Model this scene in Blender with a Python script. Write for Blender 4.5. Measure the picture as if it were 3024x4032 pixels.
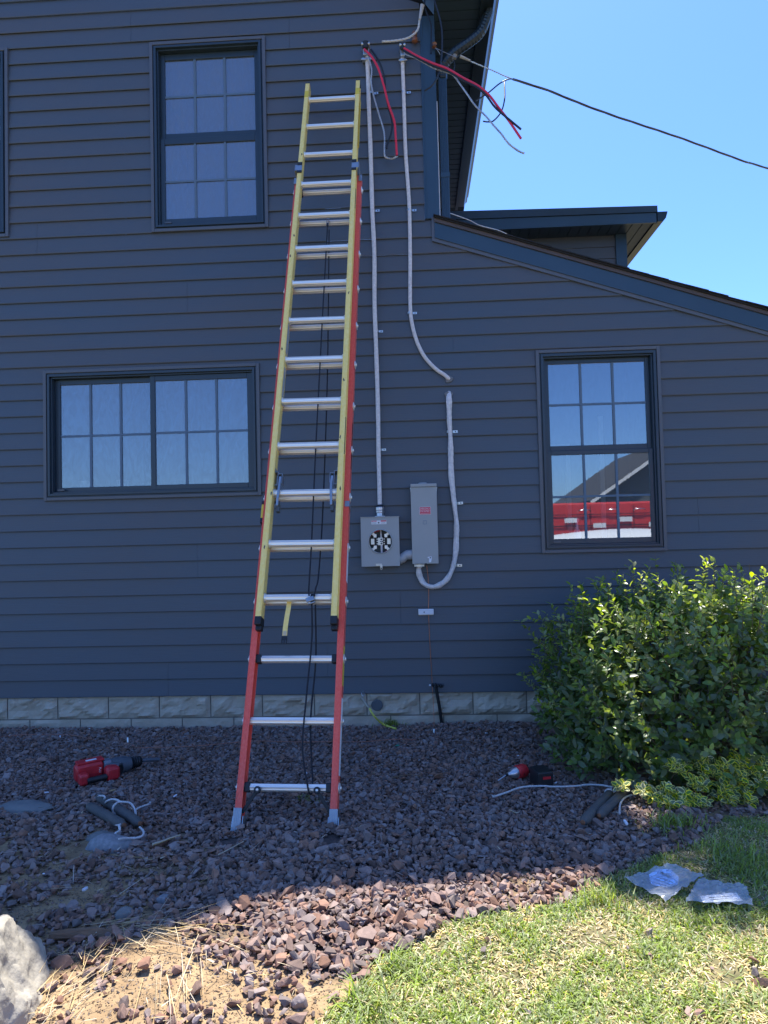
import bpy, bmesh, math, random
import numpy as np
from mathutils import Vector, Matrix, noise as mnoise
for o in list(bpy.data.objects): bpy.data.objects.remove(o, do_unlink=True)
S = bpy.context.scene
random.seed(7); rng = np.random.default_rng(7)
R = math.radians
# ------------------------------------------------------------------ camera
F = 2650.0; PIT, YAW, ROL = R(1.9076), R(2.6494), R(1.3840)
CAM = np.array([0.0, -5.2, 1.35])
_cy, _sy, _cp, _sp, _cr, _sr = math.cos(YAW), math.sin(YAW), math.cos(PIT), math.sin(PIT), math.cos(ROL), math.sin(ROL)
_f = np.array([-_sy*_cp, _cy*_cp, _sp]); _r = np.array([_cy, _sy, 0.0]); _d = np.cross(_f, _r)
RM = np.array([_cr*_r+_sr*_d, -_sr*_r+_cr*_d, _f])
cd = bpy.data.cameras.new('camera'); co = bpy.data.objects.new('camera', cd); S.collection.objects.link(co)
cd.sensor_fit = 'VERTICAL'; cd.sensor_height = 36.0; cd.lens = F/4032*36; cd.clip_start = .05; cd.clip_end = 2000
m = Matrix.Identity(4)
for i in range(3):
    m[i][0] = RM[0][i]; m[i][1] = -RM[1][i]; m[i][2] = -RM[2][i]; m[i][3] = CAM[i]
co.matrix_world = m; S.camera = co
# ------------------------------------------------------------------ world, sun, exposure
SUNV = Vector((-.04, .385, 1.0)).normalized()
w = bpy.data.worlds.new('World'); S.world = w; w.use_nodes = True
nt = w.node_tree; bg = nt.nodes['Background']
sky = nt.nodes.new('ShaderNodeTexSky'); sky.sky_type = 'NISHITA'; sky.sun_disc = False
sky.sun_elevation = math.asin(SUNV.z); sky.sun_rotation = math.atan2(SUNV.x, SUNV.y)
sky.altitude = 0; sky.air_density = 1.0; sky.dust_density = .6; sky.ozone_density = 2.5
tint = nt.nodes.new('ShaderNodeMix'); tint.data_type = 'RGBA'; tint.blend_type = 'MULTIPLY'; tint.inputs[0].default_value = 1; tint.inputs[7].default_value = (.44, .63, .98, 1)
nt.links.new(sky.outputs[0], tint.inputs[6]); nt.links.new(tint.outputs[2], bg.inputs[0]); bg.inputs[1].default_value = .15
sl = bpy.data.lights.new('sun', 'SUN'); sl.energy = 4.9; sl.angle = R(.53); sl.color = (1, .95, .87)
so = bpy.data.objects.new('sun', sl); S.collection.objects.link(so)
so.rotation_euler = SUNV.to_track_quat('Z', 'Y').to_euler()
S.view_settings.view_transform = 'Standard'; S.view_settings.look = 'None'
S.view_settings.exposure = 1.15; S.view_settings.gamma = 1

# ------------------------------------------------------------------ helpers
def ray(x, y): return np.array([x-1512, y-2016, F]) @ RM
def wp(x, y, Y=0.0):
    d = ray(x, y); return CAM + d*((Y-CAM[1])/d[1])
def gz(Y): return 0.0 if Y < -2.2 else -0.12*(Y+2.2)/2.2
def gp(x, y, up=0.0):
    d = ray(x, y); Z = 0.0
    for i in range(12):
        p = CAM + d*((Z-CAM[2])/d[2]); Z = gz(p[1])+up
    return p
def V(*a): return np.array(a, float)

class MB:
    def __init__(s): s.v = []; s.f = []; s.mi = []; s.n = 0; s.cur = 0
    def add(s, vs, fs):
        s.v.extend([tuple(map(float, q)) for q in vs])
        for f in fs: s.f.append(tuple(i+s.n for i in f)); s.mi.append(s.cur)
        s.n += len(vs)
    def box(s, a, b):
        x0, y0, z0 = a; x1, y1, z1 = b
        s.add([(x0,y0,z0),(x1,y0,z0),(x1,y1,z0),(x0,y1,z0),(x0,y0,z1),(x1,y0,z1),(x1,y1,z1),(x0,y1,z1)],
              [(0,3,2,1),(4,5,6,7),(0,1,5,4),(1,2,6,5),(2,3,7,6),(3,0,4,7)])
    def obox(s, c, ax, half):
        vs = []
        for k in (-1, 1):
            for i, j in ((-1,-1),(1,-1),(1,1),(-1,1)):
                vs.append(V(*c)+ax[0]*half[0]*i+ax[1]*half[1]*j+ax[2]*half[2]*k)
        s.add(vs, [(0,3,2,1),(4,5,6,7),(0,1,5,4),(1,2,6,5),(2,3,7,6),(3,0,4,7)])
    def bar(s, a, b, wv, hv):
        """box from a to b with half vectors wv, hv"""
        a = V(*a); b = V(*b); vs = [a-wv-hv, a+wv-hv, a+wv+hv, a-wv+hv, b-wv-hv, b+wv-hv, b+wv+hv, b-wv+hv]
        s.add(vs, [(0,3,2,1),(4,5,6,7),(0,1,5,4),(1,2,6,5),(2,3,7,6),(3,0,4,7)])
    def poly(s, pts, off):
        """polygon pts extruded by vector off"""
        n = len(pts); pts = [V(*p) for p in pts]; off = V(*off)
        s.add(pts+[p+off for p in pts], [tuple(range(n))[::-1], tuple(range(n, 2*n))]+[(i, (i+1) % n, (i+1) % n+n, i+n) for i in range(n)])
    def tube(s, P, r, n=8, cap=True, twist=None, flat=None):
        P = [V(*p) for p in P]; rs = r if hasattr(r, '__len__') else [r]*len(P)
        up = V(.13, .31, .94); rings = []
        t0 = P[1]-P[0]; t0 /= np.linalg.norm(t0); a = np.cross(t0, up); a /= np.linalg.norm(a)
        for i, p in enumerate(P):
            t = P[min(i+1, len(P)-1)]-P[max(i-1, 0)]; t = t/(np.linalg.norm(t)+1e-12)
            a = a-t*(a@t); a /= np.linalg.norm(a)+1e-12; b = np.cross(t, a)
            rings.append([p+rs[i]*(math.cos(2*math.pi*k/n)*a+math.sin(2*math.pi*k/n)*b*(flat or 1)) for k in range(n)])
        vs = [q for g in rings for q in g]
        fs = [(i*n+k, i*n+(k+1) % n, (i+1)*n+(k+1) % n, (i+1)*n+k) for i in range(len(P)-1) for k in range(n)]
        if cap: fs += [tuple(range(n))[::-1], tuple((len(P)-1)*n+k for k in range(n))]
        s.add(vs, fs)
    def lathe(s, prof, c, ax, n=20):
        """prof: (dist along ax, radius)"""
        ax = V(*ax); ax /= np.linalg.norm(ax); a = np.cross(ax, V(.2, .9, .4) if abs(ax[1]) < .8 else V(1, .1, .1)); a /= np.linalg.norm(a); b = np.cross(ax, a)
        c = V(*c); vs = [c+ax*h+r*(math.cos(2*math.pi*k/n)*a+math.sin(2*math.pi*k/n)*b) for h, r in prof for k in range(n)]
        fs = [(i*n+k, i*n+(k+1) % n, (i+1)*n+(k+1) % n, (i+1)*n+k) for i in range(len(prof)-1) for k in range(n)]
        fs += [tuple(range(n))[::-1], tuple((len(prof)-1)*n+k for k in range(n))]
        s.add(vs, fs)
    def build(s, name, mat, parent=None, smooth=False, bevel=0, seg=2):
        me = bpy.data.meshes.new(name); me.from_pydata(s.v, [], s.f); me.update()
        mats = mat if isinstance(mat, (list, tuple)) else [mat]
        for q in mats: me.materials.append(q)
        if len(mats) > 1: me.polygons.foreach_set('material_index', s.mi)
        bm = bmesh.new(); bm.from_mesh(me); bmesh.ops.recalc_face_normals(bm, faces=bm.faces); bm.to_mesh(me); bm.free()
        if smooth:
            me.polygons.foreach_set('use_smooth', [True]*len(me.polygons)); me.update()
            try: me.set_sharp_from_angle(angle=R(38))
            except Exception: pass
        o = bpy.data.objects.new(name, me); S.collection.objects.link(o)
        if parent is not None: attach(o, parent)
        if bevel:
            bv = o.modifiers.new('bevel', 'BEVEL'); bv.width = bevel; bv.segments = seg; bv.limit_method = 'ANGLE'; bv.angle_limit = R(40)
        return o
def attach(o, parent):
    M = Matrix.Identity(4); p = parent
    chain = []
    while p is not None: chain.append(p); p = p.parent
    for q in reversed(chain): M = M @ q.matrix_parent_inverse @ Matrix.LocRotScale(q.location, q.rotation_euler, q.scale)
    o.parent = parent; o.matrix_parent_inverse = M.inverted()
def tag(o, label=None, cat=None, group=None, kind=None):
    if label: o['label'] = label
    if cat: o['category'] = cat
    if group: o['group'] = group
    if kind: o['kind'] = kind
    return o
def thing(name, loc, label, cat, group=None):
    o = bpy.data.objects.new(name, None); S.collection.objects.link(o); o.location = Vector([float(q) for q in loc]); o.empty_display_size = .1
    return tag(o, label, cat, group)
def catmull(P, k=6):
    P = [V(*p) for p in P]; Q = [2*P[0]-P[1]]+P+[2*P[-1]-P[-2]]; out = []
    for i in range(1, len(Q)-2):
        for j in range(k):
            t = j/k; a, b, c, d = Q[i-1], Q[i], Q[i+1], Q[i+2]
            out.append(.5*((2*b)+(-a+c)*t+(2*a-5*b+4*c-d)*t*t+(-a+3*b-3*c+d)*t**3))
    out.append(P[-1]); return out

# ------------------------------------------------------------------ materials
def mat(name, col, rough=.6, metal=0, var=0, vscale=20, bump=0, bscale=60, col2=None, stretch=None, island=0, spec=None, coat=0, detail=4, trans=0, contrast=.25):
    M = bpy.data.materials.new(name); M.use_nodes = True; n = M.node_tree.nodes; L = M.node_tree.links; b = n['Principled BSDF']
    b.inputs['Base Color'].default_value = (*col, 1); b.inputs['Roughness'].default_value = rough; b.inputs['Metallic'].default_value = metal
    if spec is not None: b.inputs['Specular IOR Level'].default_value = spec
    if coat: b.inputs['Coat Weight'].default_value = coat; b.inputs['Coat Roughness'].default_value = .15
    tc = n.new('ShaderNodeTexCoord'); mp = n.new('ShaderNodeMapping'); L.new(tc.outputs['Object'], mp.inputs[0])
    if stretch: mp.inputs['Scale'].default_value = stretch
    src = None
    if var or col2:
        nz = n.new('ShaderNodeTexNoise'); nz.inputs['Scale'].default_value = vscale; nz.inputs['Detail'].default_value = detail; L.new(mp.outputs[0], nz.inputs[0])
        rp = n.new('ShaderNodeMapRange'); rp.inputs[1].default_value = .5-contrast; rp.inputs[2].default_value = .5+contrast; L.new(nz.outputs[0], rp.inputs[0])
        mx = n.new('ShaderNodeMix'); mx.data_type = 'RGBA'; L.new(rp.outputs[0], mx.inputs[0])
        c2 = col2 if col2 else tuple(c*(1+var) for c in col); c1 = col if col2 else tuple(c*(1-var) for c in col)
        mx.inputs[6].default_value = (*c1, 1); mx.inputs[7].default_value = (*c2, 1); src = mx.outputs[2]; L.new(src, b.inputs['Base Color'])
        if rough > .2:
            rr = n.new('ShaderNodeMapRange'); rr.inputs[3].default_value = rough-.08; rr.inputs[4].default_value = min(1, rough+.08); L.new(nz.outputs[0], rr.inputs[0]); L.new(rr.outputs[0], b.inputs['Roughness'])
    if island:
        g = n.new('ShaderNodeNewGeometry'); hs = n.new('ShaderNodeHueSaturation')
        r1 = n.new('ShaderNodeMapRange'); r1.inputs[3].default_value = 1-island; r1.inputs[4].default_value = 1+island*1.3; L.new(g.outputs['Random Per Island'], r1.inputs[0]); L.new(r1.outputs[0], hs.inputs['Value'])
        wn = n.new('ShaderNodeTexWhiteNoise'); wn.noise_dimensions = '1D'; L.new(g.outputs['Random Per Island'], wn.inputs['W'])
        r2 = n.new('ShaderNodeMapRange'); r2.inputs[3].default_value = .5; r2.inputs[4].default_value = 1.3; L.new(wn.outputs['Value'], r2.inputs[0]); L.new(r2.outputs[0], hs.inputs['Saturation'])
        if src is None: hs.inputs['Color'].default_value = (*col, 1)
        else: L.new(src, hs.inputs['Color'])
        L.new(hs.outputs[0], b.inputs['Base Color']); src = hs.outputs[0]
    if bump:
        nb = n.new('ShaderNodeTexNoise'); nb.inputs['Scale'].default_value = bscale; nb.inputs['Detail'].default_value = 5; L.new(mp.outputs[0], nb.inputs[0])
        bp = n.new('ShaderNodeBump'); bp.inputs['Strength'].default_value = bump; bp.inputs['Distance'].default_value = .01; L.new(nb.outputs[0], bp.inputs['Height']); L.new(bp.outputs[0], b.inputs['Normal'])
    if trans:
        out = n['Material Output']; tr = n.new('ShaderNodeBsdfTranslucent'); ms = n.new('ShaderNodeMixShader'); ms.inputs[0].default_value = trans
        if src is None: tr.inputs[0].default_value = (*[min(1, c*1.6) for c in col], 1)
        else:
            g2 = n.new('ShaderNodeMix'); g2.data_type = 'RGBA'; g2.blend_type = 'MULTIPLY'; g2.inputs[0].default_value = 1; L.new(src, g2.inputs[6]); g2.inputs[7].default_value = (3.6, 3.4, .8, 1); L.new(g2.outputs[2], tr.inputs[0])
        L.new(b.outputs[0], ms.inputs[1]); L.new(tr.outputs[0], ms.inputs[2]); L.new(ms.outputs[0], out.inputs[0])
    return M
M_ = {}
M_['siding'] = mat('siding', (.066,.092,.120), .48, col2=(.094,.094,.100), vscale=.8, stretch=(1,1,3), bump=.12, bscale=60, contrast=.3)
nn = M_['siding'].node_tree
for q in nn.nodes:
    if q.type == 'TEX_NOISE' and q.inputs['Scale'].default_value == 60:
        mp2 = nn.nodes.new('ShaderNodeMapping'); mp2.inputs['Scale'].default_value = (.12, 1, 3.0); tc2 = nn.nodes.new('ShaderNodeTexCoord')
        nn.links.new(tc2.outputs['Object'], mp2.inputs[0]); nn.links.new(mp2.outputs[0], q.inputs[0])
M_['trim'] = mat('trim', (.098,.106,.122), .4, var=.06, vscale=5)
M_['trim_blue'] = mat('trim_blue', (.028,.062,.100), .38, var=.08, vscale=4)
M_['vinyl'] = mat('vinyl', (.026,.044,.062), .35, var=.05, vscale=8)
M_['soffit'] = mat('soffit', (.026,.050,.078), .5)
M_['gutter'] = mat('gutter', (.014,.026,.040), .3)
M_['shingle'] = mat('shingle', (.022,.022,.024), .95, var=.5, vscale=60, bump=.5, bscale=150)
M_['drip'] = mat('drip_wood', (.085,.065,.060), .6, var=.2, vscale=9)
M_['block'] = mat('block', (.44,.36,.26), .95, col2=(.54,.46,.35), vscale=7, bump=.5, bscale=28, detail=8)
M_['mortar'] = mat('mortar', (.22,.19,.15), .95, var=.25, vscale=20, bump=.4, bscale=80)
M_['alu'] = mat('aluminium', (.86,.83,.76), .38, metal=.6, var=.06, vscale=30, stretch=(.2,1,1))
M_['alu_blue'] = mat('aluminium_plate', (.34,.36,.38), .38, metal=.85, var=.1, vscale=30)
M_['zinc'] = mat('zinc', (.55,.57,.58), .35, metal=.85, var=.15, vscale=60)
M_['red'] = mat('red_fiberglass', (.80,.075,.045), .42, col2=(.88,.15,.10), vscale=160, bump=.05, bscale=200, stretch=(1,1,.25))
M_['yellow'] = mat('yellow_fiberglass', (.92,.66,.15), .45, col2=(.96,.76,.28), vscale=90, bump=.05, bscale=200, stretch=(1,1,.3))
M_['yellow2'] = mat('yellow_bright', (.75,.56,.05), .45)
M_['black'] = mat('black_rubber', (.012,.013,.015), .5)
M_['rope_black'] = mat('black_rope', (.010,.014,.022), .8)
M_['cable'] = mat('grey_cable', (.70,.66,.64), .62, var=.16, vscale=45, bump=.25, bscale=60)
M_['enclosure'] = mat('enclosure', (.36,.37,.36), .45, var=.05, vscale=6, bump=.03, bscale=200)
M_['enclosure_dark'] = mat('enclosure_inside', (.10,.12,.12), .7)
M_['pvc'] = mat('pvc', (.42,.43,.44), .4)
M_['redwire'] = mat('red_insulation', (.74,.025,.06), .35)
M_['blackwire'] = mat('black_insulation', (.014,.016,.022), .4)
M_['bare'] = mat('bare_aluminium', (.52,.52,.52), .45, metal=.7, var=.4, vscale=250)
M_['copper'] = mat('copper', (.50,.23,.15), .4, metal=.8)
M_['white'] = mat('white_plastic', (.74,.76,.80), .5)
M_['white_label'] = mat('white_label', (.78,.78,.78), .6)
M_['red_label'] = mat('red_label', (.72,.03,.07), .5)
M_['putty'] = mat('putty', (.20,.20,.20), .8, bump=.4, bscale=90)
M_['ceramic'] = mat('brown_ceramic', (.22,.09,.045), .3, var=.5, vscale=25)
M_['tool_red'] = mat('tool_red', (.55,.022,.030), .4, var=.15, vscale=25)
M_['tool_grey'] = mat('tool_grey', (.085,.10,.115), .5, var=.12, vscale=20)
M_['iron'] = mat('cast_iron', (.072,.078,.076), .75, col2=(.13,.115,.10), vscale=22, bump=.35, bscale=90)
M_['rust'] = mat('rust', (.20,.085,.04), .9, var=.4, vscale=50, bump=.4)
M_['rope'] = mat('white_rope', (.62,.60,.58), .9, var=.12, vscale=250, bump=.5, bscale=350)
M_['hose'] = mat('yellow_hose', (.62,.60,.10), .5)
M_['blk_pipe'] = mat('black_pipe', (.016,.018,.02), .55, bump=.3, bscale=40)
M_['gravel'] = mat('gravel_stone', (.225,.145,.112), .95, island=.34, var=.2, vscale=55, bump=.15, bscale=120)
M_['rock'] = mat('pale_rock', (.27,.245,.20), .9, col2=(.46,.42,.34), vscale=11, bump=.9, bscale=26, detail=9)
M_['rock_grey'] = mat('grey_rock', (.17,.18,.185), .85, col2=(.32,.32,.32), vscale=70, bump=.5, bscale=60)
M_['rock_flat'] = mat('flat_rock', (.15,.155,.15), .85, col2=(.22,.22,.20), vscale=9, bump=.4, bscale=40)
M_['leaf'] = mat('leaf', (.105,.155,.062), .27, island=.38, trans=.33, spec=.5)
M_['leaf_top'] = mat('leaf_young_sunlit', (.19,.25,.055), .32, island=.35, trans=.38)  # young shoot leaves, lightened towards yellow so the shrub top looks sunlit
M_['stem'] = mat('stem', (.13,.10,.05), .8)
M_['grass'] = mat('grass_blade', (.185,.24,.065), .5, island=.45, trans=.3)
M_['dry'] = mat('dry_grass', (.50,.40,.22), .8, island=.35, trans=.15)
M_['straw'] = mat('straw', (.46,.35,.19), .8, island=.3)
M_['wood'] = mat('old_wood', (.20,.13,.08), .9, var=.4, vscale=40, bump=.6, bscale=60, stretch=(.2,1,1))
M_['room'] = mat('room_wall', (.20,.21,.22), .9)
M_['room_white'] = mat('room_casing', (.75,.75,.73), .6)
M_['truck_red'] = mat('truck_red', (.62,.04,.03), .35)
M_['tyre'] = mat('tyre', (.015,.015,.015), .8)
M_['chrome'] = mat('chrome', (.6,.6,.62), .2, metal=1)
M_['neigh_wall'] = mat('neighbour_wall', (.10,.11,.11), .8)
M_['neigh_roof'] = mat('neighbour_roof', (.06,.06,.06), .9)
M_['screen_white'] = mat('white_paint', (.8,.8,.78), .4)
M_['grille'] = mat('grille', (.105,.16,.22), .6)
# variegated leaf: yellow margin along the leaf edge (attribute holds distance from midrib)
def variegated():
    M = mat('variegated_leaf', (.07,.14,.04), .4, island=.25, trans=.25); n = M.node_tree.nodes; L = M.node_tree.links
    at = n.new('ShaderNodeAttribute'); at.attribute_name = 'edge'; rp = n.new('ShaderNodeMapRange'); rp.inputs[1].default_value = .45; rp.inputs[2].default_value = .8; L.new(at.outputs['Fac'], rp.inputs[0])
    mx = n.new('ShaderNodeMix'); mx.data_type = 'RGBA'; mx.inputs[6].default_value = (.09,.165,.055,1); mx.inputs[7].default_value = (.78,.70,.17,1); L.new(rp.outputs[0], mx.inputs[0])
    hs = [q for q in n if q.type == 'HUE_SAT'][0]; L.new(mx.outputs[2], hs.inputs['Color']); return M
M_['vari'] = variegated()
def glass_mat(haze):
    M = bpy.data.materials.new('window_glass'); M.use_nodes = True; n = M.node_tree.nodes; L = M.node_tree.links; n.remove(n['Principled BSDF']); out = n['Material Output']
    gl = n.new('ShaderNodeBsdfGlossy'); gl.inputs['Roughness'].default_value = .012; gl.inputs[0].default_value = (.85,.93,1,1)
    tr = n.new('ShaderNodeBsdfTransparent'); tr.inputs[0].default_value = (.72,.8,.84,1)
    df = n.new('ShaderNodeBsdfDiffuse'); df.inputs[0].default_value = (.22,.26,.31,1)
    tc = n.new('ShaderNodeTexCoord'); mp = n.new('ShaderNodeMapping'); mp.inputs['Scale'].default_value = (1,1,.35); L.new(tc.outputs['Object'], mp.inputs[0])
    wv = n.new('ShaderNodeTexNoise'); wv.inputs['Scale'].default_value = 16; wv.inputs['Detail'].default_value = 3; wv.inputs['Distortion'].default_value = 2.5; L.new(mp.outputs[0], wv.inputs[0])
    bp = n.new('ShaderNodeBump'); bp.inputs['Strength'].default_value = .015; L.new(wv.outputs[0], bp.inputs['Height']); L.new(bp.outputs[0], gl.inputs['Normal'])
    m1 = n.new('ShaderNodeMixShader'); m1.inputs[0].default_value = .30; L.new(tr.outputs[0], m1.inputs[1]); L.new(gl.outputs[0], m1.inputs[2])
    hz = n.new('ShaderNodeMapRange'); hz.inputs[1].default_value = .3; hz.inputs[2].default_value = .7; hz.inputs[3].default_value = haze*.8; hz.inputs[4].default_value = haze*1.2; L.new(wv.outputs[0], hz.inputs[0])
    m2 = n.new('ShaderNodeMixShader'); L.new(hz.outputs[0], m2.inputs[0]); L.new(m1.outputs[0], m2.inputs[1]); L.new(df.outputs[0], m2.inputs[2]); L.new(m2.outputs[0], out.inputs[0]); return M
M_['glass'] = glass_mat(.40); M_['glass_clear'] = glass_mat(.14)
def film_mat():
    M = bpy.data.materials.new('plastic_film'); M.use_nodes = True; n = M.node_tree.nodes; L = M.node_tree.links; n.remove(n['Principled BSDF']); out = n['Material Output']
    gl = n.new('ShaderNodeBsdfGlossy'); gl.inputs['Roughness'].default_value = .2; gl.inputs[0].default_value = (.75,.8,.9,1)
    tr = n.new('ShaderNodeBsdfTransparent'); tr.inputs[0].default_value = (.85,.88,.9,1)
    df = n.new('ShaderNodeBsdfDiffuse'); df.inputs[0].default_value = (.78,.84,.95,1)
    lw = n.new('ShaderNodeLayerWeight'); lw.inputs[0].default_value = .22
    m1 = n.new('ShaderNodeMixShader'); L.new(lw.outputs[0], m1.inputs[0]); L.new(tr.outputs[0], m1.inputs[1]); L.new(gl.outputs[0], m1.inputs[2])
    m2 = n.new('ShaderNodeMixShader'); m2.inputs[0].default_value = .30; L.new(m1.outputs[0], m2.inputs[1]); L.new(df.outputs[0], m2.inputs[2]); L.new(m2.outputs[0], out.inputs[0]); return M
M_['film'] = film_mat()

def text_mesh(body, size, loc, rot, material, name, parent, width=None, ext=.0006):
    cu = bpy.data.curves.new(name, 'FONT'); cu.body = body; cu.size = size; cu.extrude = ext; cu.align_x = 'CENTER'; cu.align_y = 'CENTER'
    to = bpy.data.objects.new(name, cu); S.collection.objects.link(to)
    dg = bpy.context.evaluated_depsgraph_get(); me = bpy.data.meshes.new_from_object(to.evaluated_get(dg)); bpy.data.objects.remove(to, do_unlink=True)
    xs = [v.co.x for v in me.vertices]; sc = 1
    if width and xs: sc = width/(max(xs)-min(xs))
    T = Matrix.Translation(Vector([float(q) for q in loc])) @ rot @ Matrix.Diagonal((sc, 1, 1, 1)); me.transform(T)
    me.materials.clear(); me.materials.append(material); me.name = name
    o = bpy.data.objects.new(name, me); S.collection.objects.link(o)
    if parent is not None: attach(o, parent)
    return o
ROTW = Matrix.Rotation(R(90), 4, 'X')          # text facing -Y

# ------------------------------------------------------------------ polygon tools
def inpoly(x, y, P):
    x = np.asarray(x); y = np.asarray(y); c = np.zeros(x.shape, bool); n = len(P)
    for i in range(n):
        x1, y1 = P[i]; x2, y2 = P[(i+1) % n]
        if y1 == y2: continue
        c ^= ((y1 > y) != (y2 > y)) & (x < (x2-x1)*(y-y1)/(y2-y1)+x1)
    return c
def clip(P, a, b, c):
    """keep a*x+b*z<=c"""
    out = []
    for i in range(len(P)):
        p, q = P[i], P[(i+1) % len(P)]; dp = a*p[0]+b*p[1]-c; dq = a*q[0]+b*q[1]-c
        if dp <= 0: out.append(p)
        if dp*dq < 0: t = dp/(dp-dq); out.append((p[0]+(q[0]-p[0])*t, p[1]+(q[1]-p[1])*t))
    return out

# ================================================================== HOUSE
house = thing('house', (0, 0, -.12), 'dark slate blue clapboard two storey house filling the picture', 'house')
XC0, XC1 = .135, .25            # corner post
ZS = 5.42                       # main eave soffit height
RK0, RKM = 3.665, .3335         # bottom line of low roof trim: z = RK0 - RKM*(x-.207)
def rakez(x): return 3.615-.3335*(x-.207)
Z0, DZ = .140, .1305
WINS = {'up': (-2.032, -1.095, 3.790, 5.335), 'left': (-4.15, -3.198, 3.808, 5.363), 'slider': (-2.925, -1.19, 1.678, 2.716), 'right': (.954, 1.892, 1.176, 2.736)}
mb = MB()
def course(x0, x1, k, cutline=None):
    zb, zt = Z0+k*DZ, Z0+(k+1)*DZ
    zs = sorted({zb, zt, *[z for wn in WINS.values() for z in wn[2:4] if zb < z < zt]})
    for a, b in zip(zs, zs[1:]):
        mid = (a+b)/2; iv = [(x0, x1)]
        for wn in WINS.values():
            if wn[2] < mid < wn[3]:
                nv = []
                for p, q in iv:
                    if wn[0] >= q or wn[1] <= p: nv.append((p, q)); continue
                    if wn[0] > p: nv.append((p, wn[0]))
                    if wn[1] < q: nv.append((wn[1], q))
                iv = nv
        for p, q in iv:
            P = [(p, a), (q, a), (q, b), (p, b)]
            if cutline: P = clip(P, *cutline)
            if len(P) < 3: continue
            yf = lambda z: -.0185+.0145*(z-zb)/DZ
            mb.add([(x, yf(z), z) for x, z in P], [tuple(range(len(P)))])
            if a == zb:
                bx = [x for x, z in P if abs(z-a) < 1e-6]
                if len(bx) >= 2:
                    u, v = min(bx), max(bx)
                    mb.add([(u, -.0185, a), (v, -.0185, a), (v, -.0165, a-.005), (u, -.0165, a-.005)], [(0,1,2,3)])
                    mb.add([(u, -.0165, a-.005), (v, -.0165, a-.005), (v, -.003, a+.001), (u, -.003, a+.001)], [(0,1,2,3)])
for k in range(0, 28):
    course(-7, XC0-.001 if Z0+k*DZ > 3.82 else .207, k)
    course(.207, 7, k, (RKM, 1, 3.615+RKM*.207))
for k in range(28, 62): course(-7, XC0-.001, k, (.45, 1, ZS+.45*XC0+.11))
# lapped seams where siding panels end
for px, py, nk in ((518, 110, 2), (150, 1000, 2), (740, 1220, 2), (780, 2270, 2), (665, 2680, 2), (1578, 2430, 2), (1180, 690, 2), (1290, 2600, 2), (1785, 1370, 1), (2300, 2650, 2), (1140, 140, 2), (1120, 1090, 2), (2750, 2080, 2)):
    p = wp(px, py); k = int((p[2]-Z0)/DZ)
    for j in range(nk):
        zb = Z0+(k+j)*DZ
        if any(wn[0] < p[0] < wn[1] and wn[2] < zb < wn[3] for wn in WINS.values()): continue
        mb.add([(p[0]-.0014, -.0208, zb), (p[0]+.0014, -.0182, zb), (p[0]+.0012, -.0050, zb+DZ-.002), (p[0]-.0012, -.0062, zb+DZ-.002)], [(0,1,2,3)])
        mb.add([(p[0]-.0014, -.0208, zb), (p[0]-.0012, -.0062, zb+DZ-.002), (p[0]-.0012, -.003, zb+DZ), (p[0]-.0012, -.003, zb)], [(0,1,2,3)])
mb.build('siding', M_['siding'], house)
# corner post
m1 = MB(); m1.box((XC0, -.022, 3.80), (XC1, .02, ZS)); m1.box((XC1-.03, .02, 3.80), (XC1, .14, ZS)); m1.box((XC0+.012, -.026, 3.80), (XC0+.02, -.022, ZS-.01))
m1.build('corner_post', M_['trim_blue'], house, bevel=.003)
# walls behind the siding: back, sides
m1 = MB(); m1.box((-7, 5.6, -.3), (.18, 5.7, 5.4)); m1.box((.18, 4.9, -.3), (7, 4.95, 1.6)); m1.box((-7.1, 0, -.3), (-7, 5.6, 5.4)); m1.box((7, 0, -.3), (7.1, 5.6, 2)); m1.box((.18, .14, 3.7), (.215, 5.5, ZS))
m1.build('side_wall', M_['siding'], house)
# foundation blocks
fm = MB(); random.seed(3)
BW = .406
def block(x0, x1, z0, z1, rough, sd):
    nx, nz_ = 14, 8; vs = []; fs = []
    for j in range(nz_+1):
        for i in range(nx+1):
            u, v = i/nx, j/nz_; e = min(u, 1-u)*nx/1.1; g = min(v, 1-v)*nz_/1.05; e = min(1, e)*min(1, g)
            nzv = mnoise.fractal(Vector((u*3.1+sd*7.3, v*1.7, sd)), .9, 2.1, 4)
            vs.append((x0+(x1-x0)*u, .0108-e*rough*max(-.12, .45+nzv*1.5), z0+(z1-z0)*v))
    for j in range(nz_):
        for i in range(nx): a = j*(nx+1)+i; fs.append((a, a+1, a+nx+2, a+nx+1))
    fm.add(vs, fs)
k = 0
for row, (za, zb, off, rg) in enumerate(((-.035, .136, .10, .024), (-.24, -.043, .28, .008))):
    x = -7+off
    while x < 7:
        block(x, x+BW-.008, za, zb, rg, k+row*31); x += BW; k += 1
fb = fm.build('foundation', M_['block'], house, smooth=False)
m1 = MB(); m1.box((-7, .0165, -.3), (7, .05, .136)); m1.build('mortar', M_['mortar'], fb)
m1 = MB(); p = wp(1485, 2775); m1.lathe([(0, .045), (.004, .04)], (p[0], -.012, p[2]), (0, -1, 0), 14); m1.build('cement_patch', mat('patch', (.11,.12,.125), .9, bump=.3), fb)
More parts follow.
